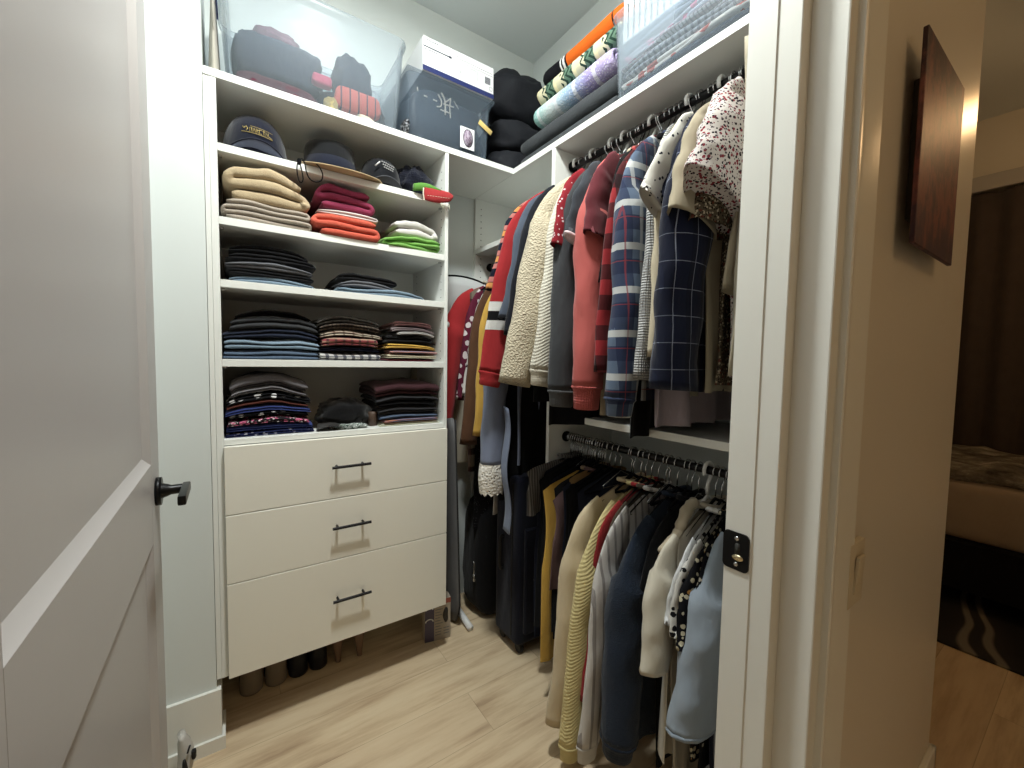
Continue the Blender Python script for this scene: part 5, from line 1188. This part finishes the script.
# folded ironing board leaning in the gap
ib = thing('ironing_board', 'narrow grey covered board leaning upright beside the drawers', 'ironing board', (.87, 1.67, 0))
def ibf(i, j):
    t = j / 20; a = 2 * pi * i / 24; z = .018 + .98 * t; w = .085 * min(1, .45 + t * 7) ; w *= (1 if t < .9 else 1 - (t - .9) * 3)
    return Vector((.874 + .016 * cos(a) + .02 * (1 - t) * 0 + .0 - .035 * t, 1.765 + w * math.copysign(abs(sin(a)) ** .7, sin(a)) - .02 * t * 0, z))
obj('padded_cover', grid(ibf, 24, 21, True, capv=True), cloth('grey_cover', C_(122, 122, 124), 'weave'), ib)
obj('edge_piping', tube([(.874 - .035 * t, 1.765 - .086 * min(1, .45 + t * 7), .018 + .98 * t) for t in [k / 20 for k in range(21)]], .004, 8), cloth('dark_piping', C_(56, 54, 54), 'weave'), ib)
o = obj('poster_tube', tube([(.908, 1.640, .017), (.918, 1.80, .028)], .015, 16), M['whiteplastic']); tag(o, 'short white tube lying on the floor beside the grey board', 'tube')
# suitcase
SX0, SX1, SY0, SY1 = .985, 1.36, 1.375, 1.56
navyS = cloth('navy_suitcase_nylon', C_(22, 26, 44), 'weave', rough=.8)
su = thing('suitcase', 'navy upright suitcase on black wheels, in the corner under the blouse', 'suitcase', (1.17, 1.47, 0))
hard(obj('shell', box(SX0, SX1, SY0, SY1, .045, .78, .028, 4), navyS, su), 50)
hard(obj('front_pocket', box(SX0 + .03, SX1 - .03, SY0 - .016, SY0 + .004, .10, .56, .010, 3), navyS, su), 50)
b = bmesh.new()
for yy_ in (SY0 + .045, SY1 - .045): tube(smoothpts([(SX0 - .001, yy_, .08), (SX0 - .0015, yy_, .40), (SX0 - .001, yy_, .75)]), .0035, 6, bm=b); break
obj('zip', b, M['blackplastic'], su)
hard(obj('side_handle', tube(smoothpts([(SX0 - .001, 1.49, .50), (SX0 - .016, 1.49, .49), (SX0 - .018, 1.49, .42), (SX0 - .016, 1.49, .36), (SX0 - .001, 1.49, .35)]), .007, 8), M['blackplastic'], su))
b = tube([(SX0 + .07, SY0 - .019, .34), (SX0 + .09, SY0 - .020, .31)], .004, 6); obj('zip_pull', b, M['chrome'], su)
for x in (SX0 + .035, SX1 - .035):
    for y in (SY0 + .03, SY1 - .03):
        w = hard(obj('wheel', lathe([(0, -.010), (.020, -.010), (.0225, -.006), (.0225, .006), (.020, .010), (0, .010)], (0, 0, 0), 20), M['blackplastic'], su))
        for v in w.data.vertices:
            p = v.co + Vector(su['_org']); v.co = Vector((x + p.z, y + p.y, .0235 + p.x)) - Vector(su['_org'])
        hard(obj('caster_fork', box(x - .015, x + .015, y - .018, y + .018, .036, .052, .003), M['blackplastic'], su))
for x in (SX0 + .11, SX1 - .11): hard(obj('trolley_pole', tube([(x, SY1 - .025, .775), (x, SY1 - .025, .84)], .007, 10), M['blackplastic'], su))
hard(obj('trolley_grip', box(SX0 + .09, SX1 - .09, SY1 - .040, SY1 - .012, .83, .855, .008, 3), M['blackplastic'], su))
# black holdall behind
hb = thing('holdall', 'black soft bag with a small silver charm, behind the suitcase', 'bag', (1.10, 1.77, 0))
obj('bag_body', blob((1.135, 1.755, .30), (.175, .115, .30), 44, .08, 2, .45), cloth('black_canvas', C_(15, 15, 18), 'weave'), hb)
b = tube(smoothpts([(.955, 1.70, .30), (.950, 1.69, .26), (.948, 1.69, .235), (.952, 1.70, .21)]), .003, 6)
blob((.949, 1.688, .225), (.007, .007, .018), 2, .3, bm=b); obj('charm', b, M['chrome'], hb)['label'] = 'silver charm'
# white and black shoe behind the open door
sh = thing('sneaker', 'white and black shoe tipped on its toe between the door and the baseboard', 'shoe', (-.135, 1.47, 0))
wl = plain('white_leather', C_(206, 202, 194), .45, .4)
def sn(i, j):
    t = j / 12; a = 2 * pi * i / 20
    cx = -.142 + .012 * sin(t * 3); w = .017 * (.6 + .6 * sin(pi * min(1, t * 1.05 + .05)) ** .5)
    return Vector((cx + w * cos(a), 1.50 + .030 * (1 - .35 * t) * sin(a) + .01 * t, .004 + .140 * t))
obj('upper', grid(sn, 20, 13, True, capv=True), wl, sh)
b = tube(smoothpts([(-.125, 1.474, .020), (-.130, 1.470, .06), (-.132, 1.472, .09)]), [.003 + .004 * sin(pi * k / 10) for k in range(11)], 8)
obj('side_panel', b, M['blackplastic'], sh)['label'] = 'black side panel'
b = tube(smoothpts([(-.118, 1.475, .125), (-.124, 1.474, .105)], 4), .0028, 6); blob((-.110, 1.480, .090), (.006, .008, .015), 3, .2, bm=b)
obj('heel_tab', b, M['blackplastic'], sh)['label'] = 'black heel tab'

# ================================================================== HALL AND BEDROOM
def at(u, v, y): return on(u, v, 1, y)
a_, b_, c_, d_ = at(935, 33, YH - .03), at(968, 95, YH - .03), at(948, 262, YH - .03), at(908, 240, YH - .03)
px0, px1, pz0, pz1 = (a_.x + d_.x) / 2, (b_.x + c_.x) / 2, (c_.z + d_.z) / 2, (a_.z + b_.z) / 2
pc = thing('canvas_print', 'dark maroon and purple abstract canvas on the hall wall', 'picture', (px0, YH - .02, pz0))
g = G('dark_abstract', .5, .4); v = g.coord(); x, y, z = g.sep(v)
n1 = g.noise(g.coord(scale=(1.6, 1, .8)), 14, 7, .7)[0]; zz = g.math('DIVIDE', z, pz1 - pz0)
c = g.ramp(g.math('ADD', g.math('MULTIPLY', n1, .6), g.math('MULTIPLY', zz, .4)), [(.22, lin(48, 32, 50)), (.34, lin(66, 40, 52)), (.42, lin(120, 66, 60)), (.50, lin(78, 44, 46)), (.58, lin(128, 78, 70)), (.68, lin(60, 40, 46)), (.9, lin(44, 38, 44))])
g.col(c)
hard(obj('canvas', box(px0, px1, YH - .030, YH - .022, pz0, pz1, .001), g.m, pc))
hard(obj('stretcher_frame', box(px0 + .06, px1 - .06, YH - .0215, YH - .0005, pz0 + .06, pz1 - .06, .001), plain('grey_wood', C_(90, 84, 76), .6), pc))
s0 = at(853, 548, YH - .006); s1 = at(872, 543, YH - .006); s2 = at(848, 612, YH - .006)
sx0, sz1, sz0 = on(850, 575, 1, YH - .012).x, on(853, 546, 1, YH - .012).z, on(847, 612, 1, YH - .012).z
sw = thing('light_switch', 'ivory rocker light switch on the hall wall beside the door casing', 'light switch', (sx0 + .035, YH, sz0))
hard(obj('plate', box(sx0, sx0 + .072, YH - .012, YH - .0003, sz0, sz1, .003, 2), M['ivory'], sw))
hard(obj('rocker', box(sx0 + .020, sx0 + .052, YH - .017, YH - .0115, sz0 + .024, sz1 - .024, .002, 2, rot=(radians(4), 'X')), M['ivory'], sw))
# bedroom: rug, bed, curtain, pelmet
def rugm():
    g = G('charcoal_swirl_rug', .95, .1); v = g.coord(); x, y, z = g.sep(v)
    w = g.n('TexWave', {'Vector': v, 'Scale': .9, 'Distortion': 7.0, 'Detail': 2.0, 'Detail Scale': 1.0}, wave_type='RINGS').outputs[1]
    c = g.ramp(w, [(.0, lin(40, 38, 38)), (.70, lin(52, 50, 50)), (.80, lin(120, 114, 106)), (.93, lin(120, 114, 106)), (.97, lin(52, 50, 50))])
    g.col(c); g.bump(g.noise(v, 300, 3)[0], .6, .004); return g.m
o = hard(obj('area_rug', box(2.69, 4.10, -.9, 1.9, 0, .012, .003), rugm())); tag(o, 'charcoal rug with pale swirls on the bedroom floor', 'rug')
bd = thing('bed', 'low bed with a beige fitted sheet in the dark bedroom', 'bed', (3.7, .7, 0))
hard(obj('bed_base', box(3.15, 4.07, -.60, 1.75, .10, .36, .02, 2), cloth('black_base', C_(20, 19, 20), 'weave'), bd))
for x in (3.21, 4.01):
    for y in (-.54, 1.69): hard(obj('bed_leg', tube([(x, y, .012), (x, y, .11)], .025, 12), M['blackplastic'], bd))
b = blob((3.61, .575, .53), (.475, 1.185, .165), 6, .03, 1.2, .22, 60, 24); obj('mattress', b, cloth('beige_sheet', C_(176, 156, 134), 'weave', var=.06), bd)
gm = G('grey_marbled_throw', .95, .1); vv = gm.coord()
gm.col(gm.ramp(gm.noise(gm.coord(scale=(1, .5, 1)), 11, 6, .7)[0], [(.32, lin(52, 46, 42)), (.5, lin(110, 104, 94)), (.66, lin(170, 162, 148))])); gm.bump(gm.noise(vv, 60, 4)[0], .6, .01)
def cov(i, j):
    x = 3.15 + .92 * i / 24; y = -.62 + 1.9 * j / 30
    e = min(1, min(i, 24 - i) / 2.0)
    return Vector((x, y, .706 + .05 * e + .035 * nz(x * 5, y * 5) + .020 * nz(x * 14, y * 14)))
o = obj('bedspread', grid(cov, 25, 31), gm.m); md = o.modifiers.new('t', 'SOLIDIFY'); md.thickness = .05
tag(o, 'rumpled grey marbled throw spread on the bed', 'throw')
def curt(i, j):
    y = -.6 + 2.6 * i / 120; z = 2.42 - 2.36 * j / 10
    return Vector((4.135 + .022 * sin(i * .9) + .008 * sin(i * .37), y, z))
o = obj('curtain', grid(curt, 121, 11), cloth('brown_curtain', C_(84, 72, 66), 'weave')); md = o.modifiers.new('t', 'SOLIDIFY'); md.thickness = .004
tag(o, 'floor-length dark brown pleated curtain behind the bed', 'curtain')
pl = thing('curtain_rail', 'pale curtain rail box along the bedroom wall above the brown curtain', 'curtain rail', (4.16, .7, 2.43))
hard(obj('pelmet', box(4.09, 4.215, -.62, 2.05, 2.432, 2.53, .004), plain('pale_pelmet', C_(190, 186, 182), .5), pl))
for k in range(12):
    y = -.45 + .22 * k
    o = obj('glider', tube([(4.12, y, 2.410), (4.12, y, 2.434)], .008, 8), M['chrome'], pl)
